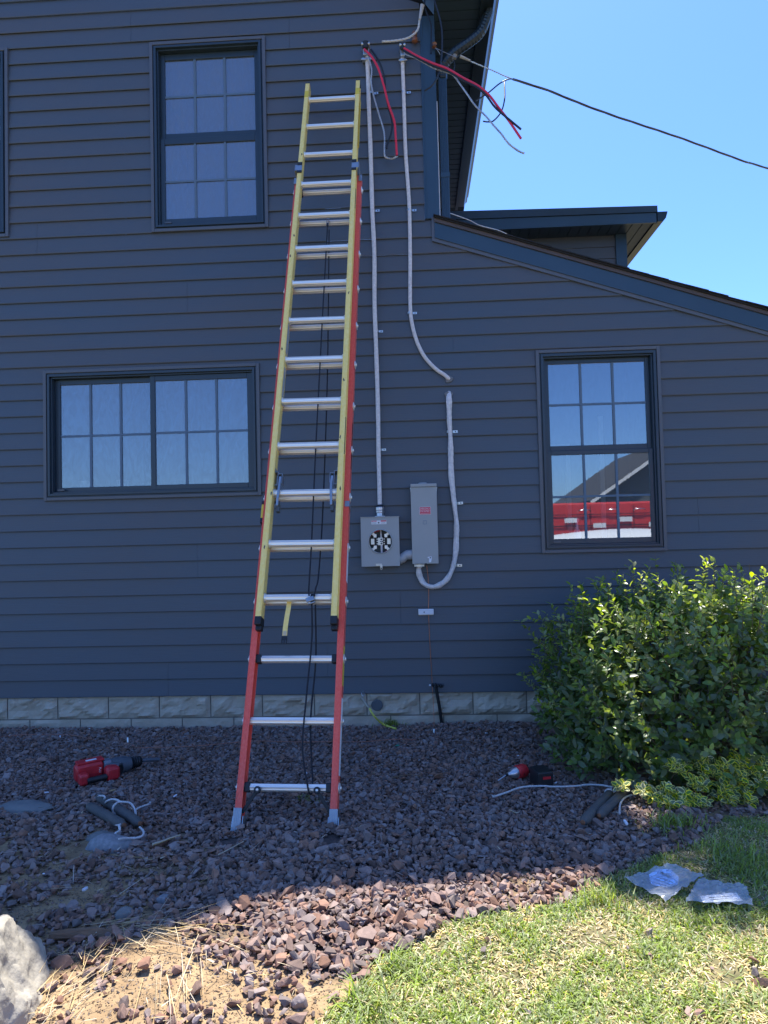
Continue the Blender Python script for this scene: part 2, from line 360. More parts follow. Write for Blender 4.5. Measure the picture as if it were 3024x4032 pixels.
# windows
def window(key, panes, marg, cols=3, rows=2, glass='glass', name='window'):
    x0, x1, z0, z1 = WINS[key]
    f = MB()
    def ring(a, b, c, d, wd, y0, y1, t=None):
        wl, wr, wt, wb = wd if hasattr(wd, '__len__') else (wd,)*4
        t = t or f
        t.box((a, y0, c), (a+wl, y1, d)); t.box((b-wr, y0, c), (b, y1, d)); t.box((a+wl, y0, d-wt), (b-wr, y1, d)); t.box((a+wl, y0, c), (b-wr, y1, c+wb))
    ring(x0, x1, z0, z1, .026, -.030, .03)
    win = f.build(name, M_['trim'], house, bevel=.003)
    f = MB(); a, b, c, d = x0+.0262, x1-.0262, z0+.0262, z1-.0262
    ring(a, b, c, d, .010, -.019, .06); ring(a+.0102, b-.0102, c+.0102, d-.0102, .018, -.034, .07); ring(a+.0284, b-.0284, c+.0284, d-.0284, .012, -.012, .08)
    f.build('frame', M_['vinyl'], win, bevel=.0015)
    a, b, c, d = a+.0406, b-.0406, c+.0406, d-.0406
    ml, mr, mt, mbt = marg
    for i, (u0, u1, v0, v1, y) in enumerate(panes):   # fractions of opening
        X0, X1 = a+(b-a)*u0, a+(b-a)*u1; Y0, Y1 = c+(d-c)*v0, c+(d-c)*v1
        f = MB(); ring(X0, X1, Y0, Y1, (ml, mr, mt, mbt), y, y+.03)
        f.build('sash', M_['vinyl'], win, bevel=.003)
        gx0, gx1, gz0, gz1 = X0+ml, X1-mr, Y0+mbt, Y1-mt
        f = MB(); f.add([(gx0, y+.012, gz0), (gx1, y+.012, gz0), (gx1, y+.012, gz1), (gx0, y+.012, gz1)], [(0,1,2,3)])
        f.build('pane', M_[glass], win)
        f = MB()
        for q in range(1, cols): xx = gx0+(gx1-gx0)*q/cols; f.box((xx-.009, y+.004, gz0), (xx+.009, y+.010, gz1))
        for q in range(1, rows):
            zz = gz0+(gz1-gz0)*q/rows
            for r_ in range(cols): f.box((gx0+(gx1-gx0)*r_/cols+.0092*(r_ > 0), y+.0045, zz-.008), (gx0+(gx1-gx0)*(r_+1)/cols-.0092*(r_ < cols-1), y+.0095, zz+.008))
        f.build('grille', M_['grille'], win)
    # small sash lift tabs
    f = MB(); f.box((a+.03, .0, c+.012), (a+.085, .012, c+.024)); f.build('latch', M_['trim'], win)
    # room behind
    f = MB(); xa, xb, ya, yb, zc, zd = x0-.25, x1+.25, .085, 1.6, z0-.35, z1+.25
    for P in (((xa,yb,zc),(xb,yb,zc),(xb,yb,zd),(xa,yb,zd)), ((xa,ya,zc),(xa,yb,zc),(xa,yb,zd),(xa,ya,zd)), ((xb,ya,zc),(xb,yb,zc),(xb,yb,zd),(xb,ya,zd)), ((xa,ya,zc),(xb,ya,zc),(xb,yb,zc),(xa,yb,zc)), ((xa,ya,zd),(xb,ya,zd),(xb,yb,zd),(xa,yb,zd))): f.add(P, [(0,1,2,3)])
    f.build('room', M_['room'], win)
    return win
window('up', ((0, 1, .5, 1, .030), (0, 1, 0, .5, .008)), (.036, .036, .050, .050))
window('left', ((0, 1, .5, 1, .030), (0, 1, 0, .5, .008)), (.036, .036, .050, .050))
window('slider', ((0, .51, 0, 1, .034), (.49, 1, 0, 1, .004)), (.040, .040, .042, .038))
wr = window('right', ((0, 1, .502, 1, .030), (0, 1, 0, .502, .008)), (.036, .032, .034, .040), glass='glass_clear')
f = MB()
f.box((1.28, 1.50, 1.2), (1.32, 1.55, 2.2)); f.box((1.50, 1.50, 1.2), (1.54, 1.55, 2.2)); f.box((1.32, 1.50, 2.16), (1.50, 1.55, 2.2)); f.box((1.32, 1.50, 1.62), (1.50, 1.54, 1.64))
f.box((1.72, 1.1, 1.1), (1.76, 1.13, 2.4)); f.build('interior_casing', M_['room_white'], wr)
# mulled sill shelf inside slider and right window
for key in ('slider', 'right'):
    x0, x1, z0, z1 = WINS[key]; f = MB(); f.box((x0+.03, .082, z0+.045), (x1-.03, .24, z0+.062)); f.build('window_sill', M_['room_white'], house)
# ---- main roof, soffit, gutter
eY0, eY1 = -.25, 3.15
so1 = gp(1, 1)
XSO, XG = .60, .745
m1 = MB()
for i in range(34):
    y0 = eY0+.1*i
    m1.box((XC1-.002, y0, ZS), (XSO, y0+.088, ZS+.012)); m1.box((XC1-.002, y0+.088, ZS+.006), (XSO, y0+.1, ZS+.012))
m1.build('soffit', M_['soffit'], house)
m1 = MB(); m1.box((XSO, eY0-.01, ZS-.03), (XSO+.03, eY1, ZS+.14)); m1.build('fascia', M_['gutter'], house)
m1 = MB(); prof = [(0, 0), (.075, 0), (.10, .045), (.115, .055), (.125, .115), (.135, .12), (.135, .128), (.118, .128), (.11, .07), (.09, .055), (.068, .012), (.0, .012)]
m1.poly([(XSO+.0305+a, eY0-.02, ZS+.0+b) for a, b in prof], (0, eY1-eY0, 0))
m1.build('gutter', M_['gutter'], house, bevel=.002)
RM1 = .86
m1 = MB(); za = ZS+.15; xr = -3.6; zr = za+RM1*(.72-xr)
m1.poly([(.74, eY0, za), (.74, eY0, za+.05), (-.85, eY0, za+.05+.48*1.59), (-2.0, eY0, 8.2), (-3.6, eY0, 9.0), (-7.6, eY0, 7.0), (-7.6, eY0, 6.9), (-3.6, eY0, 8.9), (-1.98, eY0, 8.1), (-.83, eY0, za+.48*1.57)], (0, 5.9, 0))  # rake bends out of view, shaped to set the shadow edge on the ground
m1.build('roof', M_['shingle'], house)
# frieze/soffit under rake at the corner
m1 = MB(); m1.poly([(XC0-.001, eY0+.02, ZS+.16), (XC1-.003, eY0+.02, ZS+.001), (XC1-.003, eY0+.02, ZS+.13), (XC0-.001, eY0+.02, ZS+.27)], (0, -eY0-.045, 0)); m1.build('rake_return', M_['soffit'], house)
# ---- downspout with corrugated elbow
m1 = MB()
a = wp(1722, 300, .12); b = wp(1741, 850, .12); X = .305
m1.box((X-.032, .05, 3.80), (X+.032, .10, 4.98))
for q in (-.02, -.007, .007, .02): m1.box((X+q-.002, .046, 3.82), (X+q+.002, .0499, 4.96))
m1.box((X-.036, .045, 4.16), (X+.036, .104, 4.20)); ds = m1.build('downspout', M_['trim_blue'], house, bevel=.003)
m1 = MB(); P = catmull([(X, .075, 4.97), (X+.01, .06, 5.06), (X+.09, .03, 5.14), (X+.21, .0, 5.20), (X+.30, -.02, 5.26), (X+.35, -.03, 5.36), (XG-.07, -.03, ZS+.01)], 9)
m1.tube(P, [.038+.0022*(i % 2) for i in range(len(P))], 10); m1.build('elbow', M_['gutter'], ds)
# white reveal strip beside downspout
m1 = MB(); m1.box((XC1+.001, .008, 3.80), (XC1+.008, .03, 4.75)); m1.build('flashing', M_['white'], house)
# ---- low roof rake board and shingles
def rk(x, d, y): return (x, y, 3.615-RKM*(x-.207)+d)
xa, xb = .207, 6.9
def strip(mb_, d0, d1, y0, y1, xa=xa, xb=xb):
    mb_.poly([rk(xa, d0, y0), rk(xb, d0, y0), rk(xb, d1, y0), rk(xa, d1, y0)], (0, y1-y0, 0))
m1 = MB(); strip(m1, 0, .028, -.026, .0); m1.poly([rk(.186, 0, -.026), rk(.207, 0, -.026), rk(.207, .19, -.026), rk(.186, .19, -.026)], (0, .026, 0)); m1.build('rake_trim', M_['trim'], house)
m1 = MB(); strip(m1, .028, .150, -.034, .0); m1.build('rake_board', M_['trim_blue'], house, bevel=.002)
m1 = MB(); strip(m1, .150, .178, -.046, .02, xb=6.9); m1.build('drip_edge', M_['drip'], house)
m1 = MB()
m1.poly([rk(.21, .1785, -.060), rk(6.9, .1785, -.060), rk(6.9, .19, -.060), rk(.21, .19, -.060)], (0, 5.0, 0))
random.seed(11); x = .22
while x < 6.9:    # shingle courses stepping down the slope, each with a slightly ragged rake end
    L = .145; yj = -.066-random.uniform(0, .012)
    m1.poly([rk(x-.02, .190, yj), rk(x+L, .190, yj), rk(x+L+.004, .2005, yj), rk(x-.02, .196, yj)], (0, 4.9, 0)); x += L
m1.build('low_roof', M_['shingle'], house)
m1 = MB(); m1.poly([rk(.216, .18, .03), rk(6.9, .18, .03), rk(6.9, -.2, .03), rk(.216, -.2, .03)], (0, .02, 0)); m1.build('gable_backing', M_['soffit'], house)
# ---- dormer on the low roof
YD = 2.3; YF = 2.0
pc = wp(2463, 925, YD); XD = pc[0]; ZD = pc[2]
dl = 0.25
dm = MB()
for k in range(7):
    zt = ZD-.0-k*.13; zb = zt-.13
    dm.add([(dl, YD-.004, zt), (XD-.12, YD-.004, zt), (XD-.12, YD-.016, zb), (dl, YD-.016, zb)], [(0,1,2,3)]); dm.add([(dl, YD-.016, zb), (XD-.12, YD-.016, zb), (XD-.12, YD-.003, zb+.004), (dl, YD-.003, zb+.004)], [(0,1,2,3)])
dw = dm.build('dormer', M_['siding'], house)
m1 = MB(); m1.box((XD-.118, YD-.03, ZD-1.2), (XD, YD+.02, ZD)); m1.box((XD-.03, YD+.02, ZD-1.2), (XD, 4.6, ZD)); m1.build('corner_trim', M_['trim_blue'], dw)
pe = wp(2585, 868, YF); XE = pe[0]
m1 = MB()
nrib = 22
for i in range(nrib):
    xx = dl+(XE-.02-dl)*i/nrib; wd = (XE-.02-dl)/nrib
    m1.box((xx, YF+.02, ZD), (xx+wd*.9, 4.6, ZD+.01)); m1.box((xx+wd*.9, YF+.02, ZD+.006), (xx+wd, 4.6, ZD+.01))
m1.build('dormer_soffit', M_['soffit'], dw)
pt = wp(1800, 812, YF); pr = wp(2584, 828, YF)
m1 = MB(); zl = ZD+.21; zr_ = ZD+.165
m1.poly([(dl, YF, ZD-.01), (XE, YF, ZD-.01), (XE, YF, ZD+.095), (dl, YF, ZD+.115)], (0, .02, 0)); m1.build('dormer_fascia', M_['trim_blue'], dw)
m1 = MB(); m1.poly([(dl, YF-.015, ZD+.118), (XE+.01, YF-.015, ZD+.098), (XE+.01, YF-.015, zr_), (dl, YF-.015, zl)], (0, 2.6, 0)); m1.build('dormer_roof', M_['vinyl'], dw)
m1 = MB(); m1.box((XE-.019, YF+.022, ZD-.012), (XE+.011, 4.6, ZD+.12)); m1.build('side_fascia', M_['gutter'], dw)
m1 = MB(); m1.poly([(XE+.0125, YF, ZD), (XE+.07, YF, ZD), (XE+.10, YF, ZD+.035), (XE+.118, YF, ZD+.095), (XE+.118, YF, ZD+.105), (XE+.0125, YF, ZD+.105)], (0, 2.6, 0)); m1.build('dormer_gutter', M_['gutter'], dw)

# small pots on the sill behind the slider panes
for px, lab in ((338, 'pale flower pot behind the lower left window, nearest its left end'), (485, 'pale flower pot behind the lower left window, beside its centre mullion')):
    p = wp(px, 1890, .15); z = WINS['slider'][2]+.0625
    m1 = MB(); m1.lathe([(0, .035), (.002, .037), (.085, .05), (.09, .053), (.10, .053), (.10, .046), (.03, .03)], (p[0], .15, z), (0, 0, 1), 20)
    tag(m1.build('flower_pot', M_['screen_white'], smooth=True), lab, 'flower pot', 'pots on the window sill')
m1 = MB(); m1.lathe([(0, .03), (.09, .034), (.12, .012), (.17, .01), (.175, .018), (.20, .018)], (1.27, .17, WINS['right'][2]+.0625), (0, 0, 1), 16)
tag(m1.build('spray_bottle', M_['screen_white'], smooth=True), 'white spray bottle on the sill inside the right window', 'bottle')

# ================================================================== GROUND
def gnoise(x, y, s, o=0): return mnoise.noise(Vector((x*s, y*s, o)))
def groundz(x, y):
    b = gz(y) if y < 0 else -.12
    if -6 < x < 6 and -7 < y < .3:
        b += .018*gnoise(x, y, 1.1)+.008*gnoise(x, y, 4, 3)
        if y > -.25: b = b*1 -.0
    return b
def px_poly(L): return [tuple(gp(*p)[:2]) for p in L]
GRASS = px_poly([(1180, 4300), (1240, 4010), (1370, 3930), (1440, 3830), (1500, 3765), (1620, 3720), (1760, 3640), (1950, 3600), (2230, 3560), (2330, 3500), (2420, 3440), (2560, 3380), (2740, 3330), (2800, 3270), (2850, 3230), (3300, 3200)])+[(4.2, -1.9), (4.2, -4.4), (-.2, -4.4)]
SANDP = [(150, 3400, .6), (450, 3560, .75), (330, 3700, .7), (700, 3480, .5), (200, 3650, .75), (60, 3280, .5), (250, 3290, .5), (950, 3480, .3), (600, 4000, 1), (400, 3800, .95), (950, 3990, .9), (1200, 3950, .8), (1350, 3960, 1), (720, 3800, .95), (850, 3880, .9), (1050, 3860, .7), (880, 3740, .55), (1250, 3880, .7), (620, 3680, .8), (700, 3620, .45), (1100, 3700, .05), (1500, 3600, .05), (1800, 3550, .25), (2130, 3560, .6), (1900, 3600, .15), (1300, 3780, .05), (1600, 3700, .1), (1500, 3300, 0), (1000, 3200, 0), (500, 3100, .05), (100, 3150, .2), (100, 2950, 0), (2000, 3200, 0), (2700, 3300, .45), (2400, 3350, .15), (800, 3620, .2), (300, 3380, .6), (50, 3500, .6), (2800, 3100, .5), (150, 4000, .9), (1700, 2900, 0), (1250, 3440, .0), (1050, 3570, .05)]
SXY = np.array([[*gp(a, b)[:2], c] for a, b, c in SANDP])
def sand(x, y):
    x = np.atleast_1d(x); y = np.atleast_1d(y)
    d2 = (x[:, None]-SXY[:, 0])**2+(y[:, None]-SXY[:, 1])**2+.004; w_ = 1/d2**2
    return (w_*SXY[:, 2]).sum(1)/w_.sum(1)
def axis(lo, hi, st, far): 
    a = np.arange(lo, hi+1e-6, st); l = lo-np.geomspace(.1, far, 26); h = hi+np.geomspace(.1, far, 26); return np.concatenate([l[::-1], a, h])
gx, gy = axis(-3.8, 3.6, .03, 400), axis(-4.6, .3, .03, 400)
GX, GY = np.meshgrid(gx, gy); gx_, gy_ = GX.ravel(), GY.ravel()
gzv = np.array([groundz(a, b) for a, b in zip(gx_, gy_)])
me = bpy.data.meshes.new('ground'); nx, ny = len(gx), len(gy)
idx = np.arange(nx*ny).reshape(ny, nx); q = np.stack([idx[:-1, :-1], idx[:-1, 1:], idx[1:, 1:], idx[1:, :-1]], -1).reshape(-1, 4)
me.from_pydata(np.stack([gx_, gy_, gzv], -1).tolist(), [], q.tolist()); me.update()
at = me.attributes.new('sandy', 'FLOAT', 'POINT'); sv = np.zeros(nx*ny)
near = (np.abs(gx_) < 5) & (gy_ < .4) & (gy_ > -6); sv[near] = sand(gx_[near], gy_[near]); at.data.foreach_set('value', sv)
at = me.attributes.new('lawn', 'FLOAT', 'POINT'); lv = inpoly(gx_, gy_, GRASS).astype(float); lv[(gy_ < -4.4) | (gx_ > 4.2) | (gx_ < -3.8)] = 1; at.data.foreach_set('value', lv)
G = mat('ground', (.12,.09,.075), .95, bump=.8, bscale=45); n = G.node_tree.nodes; L = G.node_tree.links; b = n['Principled BSDF']
tc = n.new('ShaderNodeTexCoord')
def noi(s, d=6):
    z = n.new('ShaderNodeTexNoise'); z.inputs['Scale'].default_value = s; z.inputs['Detail'].default_value = d; L.new(tc.outputs['Object'], z.inputs[0]); return z.outputs[0]
def mixc(fac, a, b_):
    x = n.new('ShaderNodeMix'); x.data_type = 'RGBA'; L.new(fac, x.inputs[0])
    for i, c in ((6, a), (7, b_)):
        if isinstance(c, tuple): x.inputs[i].default_value = (*c, 1)
        else: L.new(c, x.inputs[i])
    return x.outputs[2]
def rng_(v, a, b_):
    x = n.new('ShaderNodeMapRange'); x.inputs[1].default_value = a; x.inputs[2].default_value = b_; L.new(v, x.inputs[0]); return x.outputs[0]
soil = mixc(rng_(noi(14), .35, .65), (.055,.042,.038), (.115,.085,.07)); sandc = mixc(rng_(noi(9), .35, .65), (.25,.165,.085), (.37,.26,.14))
sandc = mixc(rng_(noi(60), .55, .7), sandc, (.13,.09,.055))
a1 = n.new('ShaderNodeAttribute'); a1.attribute_name = 'sandy'; a2 = n.new('ShaderNodeAttribute'); a2.attribute_name = 'lawn'
ad = n.new('ShaderNodeMath'); ad.operation = 'ADD'; L.new(a1.outputs['Fac'], ad.inputs[0]); sub = n.new('ShaderNodeMath'); sub.operation = 'MULTIPLY_ADD'; L.new(noi(7), sub.inputs[0]); sub.inputs[1].default_value = .9; sub.inputs[2].default_value = -.45; L.new(sub.outputs[0], ad.inputs[1])
base = mixc(rng_(ad.outputs[0], .25, .6), soil, sandc); lawn = mixc(rng_(noi(8), .35, .65), (.10,.095,.04), (.22,.18,.09))
L.new(mixc(a2.outputs['Fac'], base, lawn), b.inputs['Base Color'])
me.materials.append(G); go = bpy.data.objects.new('ground', me); S.collection.objects.link(go); go['kind'] = 'structure'
me.polygons.foreach_set('use_smooth', [True]*len(me.polygons))

def mass(name, verts, faces, mat_, label=None, kind='stuff', cat=None, attrs=None, parent=None, smooth=False):
    me = bpy.data.meshes.new(name); nv, nf = len(verts), len(faces); k = faces.shape[1]
    me.vertices.add(nv); me.vertices.foreach_set('co', verts.astype(np.float32).ravel())
    me.loops.add(nf*k); me.loops.foreach_set('vertex_index', faces.astype(np.int32).ravel())
    me.polygons.add(nf); me.polygons.foreach_set('loop_start', np.arange(0, nf*k, k, dtype=np.int32))
    me.update(calc_edges=True); me.validate()
    if attrs is not None:
        for an, av in attrs.items(): t = me.attributes.new(an, 'FLOAT', 'POINT'); t.data.foreach_set('value', av.astype(np.float32))
    me.polygons.foreach_set('use_smooth', [bool(smooth)]*nf)
    for q in (mat_ if isinstance(mat_, (list, tuple)) else [mat_]): me.materials.append(q)
    o = bpy.data.objects.new(name, me); S.collection.objects.link(o)
    if parent is not None: attach(o, parent)
    else: tag(o, label, cat, None, kind)
    return o
def randrot(n_):
    q = rng.normal(size=(n_, 4)); q /= np.linalg.norm(q, axis=1)[:, None]; w_, x, y, z = q.T
    return np.stack([np.stack([1-2*(y*y+z*z), 2*(x*y-z*w_), 2*(x*z+y*w_)], -1), np.stack([2*(x*y+z*w_), 1-2*(x*x+z*z), 2*(y*z-x*w_)], -1), np.stack([2*(x*z-y*w_), 2*(y*z+x*w_), 1-2*(x*x+y*y)], -1)], 1)
# ---- gravel: angular stones
def stone_template(sd, npt=16):
    r_ = np.random.default_rng(sd); P = r_.normal(size=(npt, 3)); P /= (np.abs(P).max(axis=1)[:, None]*.55+np.linalg.norm(P, axis=1)[:, None]*.45); P *= r_.uniform(.78, 1.0, (npt, 1)); P *= np.array([r_.uniform(1.0, 1.3), .85, r_.uniform(.5, .75)])
    bm = bmesh.new(); [bm.verts.new(p) for p in P]; h = bmesh.ops.convex_hull(bm, input=bm.verts)
    bmesh.ops.delete(bm, geom=[v for v in bm.verts if not v.link_faces], context='VERTS'); bmesh.ops.triangulate(bm, faces=bm.faces); bm.verts.index_update()
    vs = np.array([v.co[:] for v in bm.verts]); fs = np.array([[v.index for v in f_.verts] for f_ in bm.faces]); bm.free(); return vs, fs
TPL = [stone_template(i+40, 10+i % 5) for i in range(20)]
def scatter_stones(X, Y, Z, Sz):
    allv = []; allf = []; off = 0; t = rng.integers(0, len(TPL), len(X))
    for k, (tv, tf) in enumerate(TPL):
        s_ = np.where(t == k)[0]
        if not len(s_): continue
        Rr = randrot(len(s_)); vs = np.einsum('nij,vj->nvi', Rr, tv)*Sz[s_][:, None, None]; vs[:, :, 2] *= .8
        vs += np.stack([X[s_], Y[s_], Z[s_]], -1)[:, None, :]
        fs = tf[None]+(np.arange(len(s_))*len(tv))[:, None, None]+off; allv.append(vs.reshape(-1, 3)); allf.append(fs.reshape(-1, 3)); off += len(s_)*len(tv)
    return np.concatenate(allv), np.concatenate(allf)
N = 150000
X = rng.uniform(-3.6, 2.9, N); Y = rng.uniform(-3.6, -.015, N)
vis = (np.abs(X+.15) < .45+.62*(Y+5.2)*.98); X, Y = X[vis], Y[vis]
sd = sand(X, Y); nzv = np.array([gnoise(a, b, 5, 9) for a, b in zip(X, Y)])
dens = np.clip(1.25-1.35*sd+nzv*.9*np.clip(sd*3, 0, 1), .02, 1); lawnm = inpoly(X, Y, GRASS); dens[lawnm] *= .004

fd = np.minimum.reduce([np.hypot(X-(-.86+.45*i), (Y+2.22)*.7) for i in (0, 1)]); dens[fd < .042] = 0
kp = rng.uniform(size=len(X)) < dens; X, Y, sd = X[kp], Y[kp], sd[kp]
Sz = rng.lognormal(math.log(.0100), .38, len(X))*(1+.28*np.clip((-Y-1.8), 0, 1)); Sz = np.clip(Sz, .006, .034)
Z = np.array([groundz(a, b) for a, b in zip(X, Y)])+Sz*rng.uniform(.0, .75, len(X))+.004+np.where(sd < .15, rng.uniform(0, .012, len(X)), 0)
v_, f_ = scatter_stones(X, Y, Z, Sz)
mass('gravel', v_, f_, M_['gravel'], 'purple brown crushed stone gravel along the house', cat='gravel')
# ---- blades helper
def blades(X, Y, Z, Ln, lean, az, wd, curl=.5, twist=None):
    n_ = len(X); d = np.stack([np.cos(az), np.sin(az), np.zeros(n_)], -1); s_ = np.stack([-np.sin(az), np.cos(az), np.zeros(n_)], -1)
    up = np.zeros((n_, 3)); up[:, 2] = 1; B = np.stack([X, Y, Z], -1)
    t1 = d*np.sin(lean)[:, None]+up*np.cos(lean)[:, None]; l2 = np.minimum(lean+curl, 1.75); t2 = d*np.sin(l2)[:, None]+up*np.cos(l2)[:, None]
    m_ = B+t1*(Ln*.55)[:, None]; e = m_+t2*(Ln*.45)[:, None]; W = s_*(wd/2)[:, None]
    v = np.stack([B-W, B+W, m_+W*.85, m_-W*.85, e], 1).reshape(-1, 3); o_ = (np.arange(n_)*5)[:, None]
    tri = np.stack([np.concatenate([o_, o_+1, o_+2], 1), np.concatenate([o_, o_+2, o_+3], 1), np.concatenate([o_+3, o_+2, o_+4], 1)], 1).reshape(-1, 3); return v, tri
N = 190000
X = rng.uniform(-.9, 2.6, N); Y = rng.uniform(-3.75, -1.8, N); k_ = inpoly(X, Y, GRASS)
nzv = np.array([gnoise(a, b, 6, 2) for a, b in zip(X, Y)]); k_ &= (rng.uniform(size=N) < np.clip(.75+nzv*1.0, .15, 1)); X, Y, nzv = X[k_], Y[k_], nzv[k_]
Z = np.array([groundz(a, b) for a, b in zip(X, Y)])
dry = rng.uniform(size=len(X)) < np.clip(.33-nzv*.9, .10, .75)
for nm, sel, mt_, lab, lmin, lmax, ln0 in (('grass', ~dry, M_['grass'], 'short green lawn grass in the near right corner', .018, .044, .85), ('dry_grass', dry, M_['dry'], 'dry clippings and straw coloured blades lying in the lawn', .014, .036, 1.1)):
    n_ = sel.sum(); v_, f_ = blades(X[sel], Y[sel], Z[sel]+.003, rng.uniform(lmin, lmax, n_), np.clip(rng.normal(ln0+.25, .35, n_), 0, 1.5), rng.uniform(0, 6.28, n_), rng.uniform(.0028, .0055, n_), .55)
    mass(nm, v_, f_, mt_, lab, cat='grass')
# ---- taller tufts & weeds
def tuft(px, py, n_, rad, lmin, lmax, label, mt='grass', name='weed', lean=.5, wd=.004):
    c = gp(px, py); X = c[0]+rng.normal(size=n_)*rad; Y = c[1]+rng.normal(size=n_)*rad*.7; Z = np.array([groundz(a, b) for a, b in zip(X, Y)])+.008
    v_, f_ = blades(X, Y, Z, rng.uniform(lmin, lmax, n_), np.clip(rng.normal(lean, .3, n_), 0, 1.5), rng.uniform(0, 6.28, n_), rng.uniform(wd*.7, wd*1.4, n_), .7)
    return mass(name, v_, f_, M_[mt], label, kind='stuff', cat='weed')
tuft(1540, 2862, 160, .045, .03, .09, 'feathery green weed growing against the foundation by the yellow hose', wd=.006)
tuft(1225, 3165, 140, .04, .015, .04, 'low green weed in gravel under the bottom rung')
tuft(2670, 3260, 260, .06, .03, .08, 'feathery weed in the gravel right of the grey weights', wd=.005)
tuft(1410, 2852, 60, .015, .02, .04, 'tiny weed at the foundation just right of the ladder')
tuft(1545, 3810, 60, .03, .05, .12, 'long green grass tuft hanging over the lawn edge', lean=.9)
tuft(1465, 3950, 70, .05, .06, .13, 'long green grass tuft at the lawn corner near the bottom of picture', lean=1.0)
tuft(2370, 3560, 90, .05, .05, .09, 'tall grass tuft at the shadow edge left of the plastic bags', lean=.6)
tuft(2950, 3400, 300, .12, .03, .08, 'thick dark grass tuft in shade right of the plastic bags', lean=.5)
# ---- straw
def straw_mass(n_, fn, L0, L1, w_=.0022):
    X, Y, A = fn(n_); Z = np.array([groundz(a, b) for a, b in zip(X, Y)])+rng.uniform(.012, .03, n_)
    return blades(X, Y, Z, rng.uniform(L0, L1, n_), rng.normal(1.5, .07, n_), A, rng.uniform(w_*.6, w_*1.3, n_), .08)
def cl(px, py, sx, sy, ang, sp):
    c = gp(px, py)
    return lambda n_: (c[0]+rng.normal(size=n_)*sx, c[1]+rng.normal(size=n_)*sy, rng.normal(ang, sp, n_))
vv = []; ff = []; off = 0
for (px, py, sx, sy, ang, sp, n_, a_, b_) in ((500, 3650, .12, .04, .1, .35, 260, .08, .22), (650, 3690, .10, .04, -.3, .35, 170, .08, .2), (300, 3850, .06, .10, 1.3, .4, 260, .05, .16), (230, 3990, .05, .08, 1.0, .5, 220, .05, .15), (700, 3820, .035, .09, -1.2, .15, 110, .1, .28), (510, 3800, .012, .10, 1.5, .08, 40, .15, .35), (420, 3720, .1, .05, .5, .7, 240, .03, .10), (560, 3480, .25, .08, .4, .9, 150, .05, .18), (100, 3420, .18, .12, .6, .7, 90, .05, .2), (600, 3420, .06, .03, 1.2, .9, 50, .05, .16), (900, 3370, .1, .03, .6, .5, 30, .05, .16), (420, 3360, .15, .04, .4, .7, 60, .05, .16), (2700, 3250, .3, .10, .4, 1.2, 90, .04, .14), (900, 3900, .3, .15, .3, 1.4, 260, .02, .09), (600, 3950, .3, .1, .3, 1.4, 350, .015, .07), (1200, 3850, .2, .1, .3, 1.4, 120, .02, .08)):
    v_, f_ = straw_mass(int(n_*.12), cl(px, py, sx, sy, ang, sp), a_, b_); vv.append(v_); ff.append(f_+off); off += len(v_)
mass('straw', np.concatenate(vv), np.concatenate(ff), M_['straw'], 'dry straw and dead stems on the bare soil', cat='straw')
# ---- crumbs of soil on the sand
N = 26000; X = rng.uniform(-1.6, .6, N); Y = rng.uniform(-3.6, -2.4, N); k_ = (sand(X, Y) > .35) & ~inpoly(X, Y, GRASS); X, Y = X[k_], Y[k_]
Sz = rng.lognormal(math.log(.0022), .5, len(X)); v_, f_ = scatter_stones(X, Y, np.array([groundz(a, b) for a, b in zip(X, Y)])+.001, Sz)
mass('soil_crumbs', v_, f_, mat('crumb', (.20,.14,.09), .95, island=.4), 'small crumbs of soil and bark on the sandy patch', cat='soil crumbs')

# ---- rocks
def rock(name, c, size, seed, mat_, label, cat='rock', flat=1, sub=4, amp=.25, rot=0, fine=0):
    bm = bmesh.new(); bmesh.ops.create_icosphere(bm, subdivisions=sub, radius=1)
    for v in bm.verts:
        p = v.co.copy(); n1 = mnoise.fractal(p*1.1+Vector((seed, 0, 0)), .9, 2, 4); n2 = mnoise.fractal(p*4+Vector((0, seed, 0)), .8, 2, 4)
        # planar facets
        r_ = 1+amp*n1+.05*n2
        v.co = p*r_
    random.seed(seed)
    for i in range(9):
        d = Vector((random.gauss(0, 1), random.gauss(0, 1), random.gauss(0, 1)*.7)).normalized(); h = random.uniform(.72, .95)
        for v in bm.verts:
            t = v.co.dot(d)-h
            if t > 0: v.co -= d*t*.85
    for v in bm.verts:
        co_ = v.co; x, y, z = co_.x*size[0], co_.y*size[1], co_.z*size[2]; v.co = (x*math.cos(rot)-y*math.sin(rot), x*math.sin(rot)+y*math.cos(rot), z)
    if fine:
        bm.normal_update()
        for v in bm.verts:
            p = v.co*9; a_ = mnoise.fractal(p+Vector((seed, 3, 1)), .7, 2.2, 5); b2 = mnoise.noise(p*.45+Vector((1, seed, 7))); v.co += v.normal*(fine*.14*a_-fine*.30*max(0, b2-.25))
    me = bpy.data.meshes.new(name); bm.to_mesh(me); bm.free(); me.materials.append(mat_)
    me.polygons.foreach_set('use_smooth', [True]*len(me.polygons))
    try: me.set_sharp_from_angle(angle=R(30))
    except Exception: pass
    o = bpy.data.objects.new(name, me); S.collection.objects.link(o); o.location = Vector([float(q) for q in c]); return tag(o, label, cat)
rock('boulder', gp(20, 3990)+V(-.14, -.02, -.03), (.26, .30, .28), 5, M_['rock'], 'large pale rough boulder cut off by the bottom left corner', 'boulder', sub=6, amp=.18, fine=.10)
rock('flat_stone', gp(90, 3190), (.17, .07, .045), 2, M_['rock_flat'], 'flat grey stone half buried at the left edge of picture', amp=.15)
rock('speckled_stone', gp(432, 3335), (.105, .06, .055), 8, M_['rock_grey'], 'rounded speckled pale grey stone below the left weights', amp=.1)
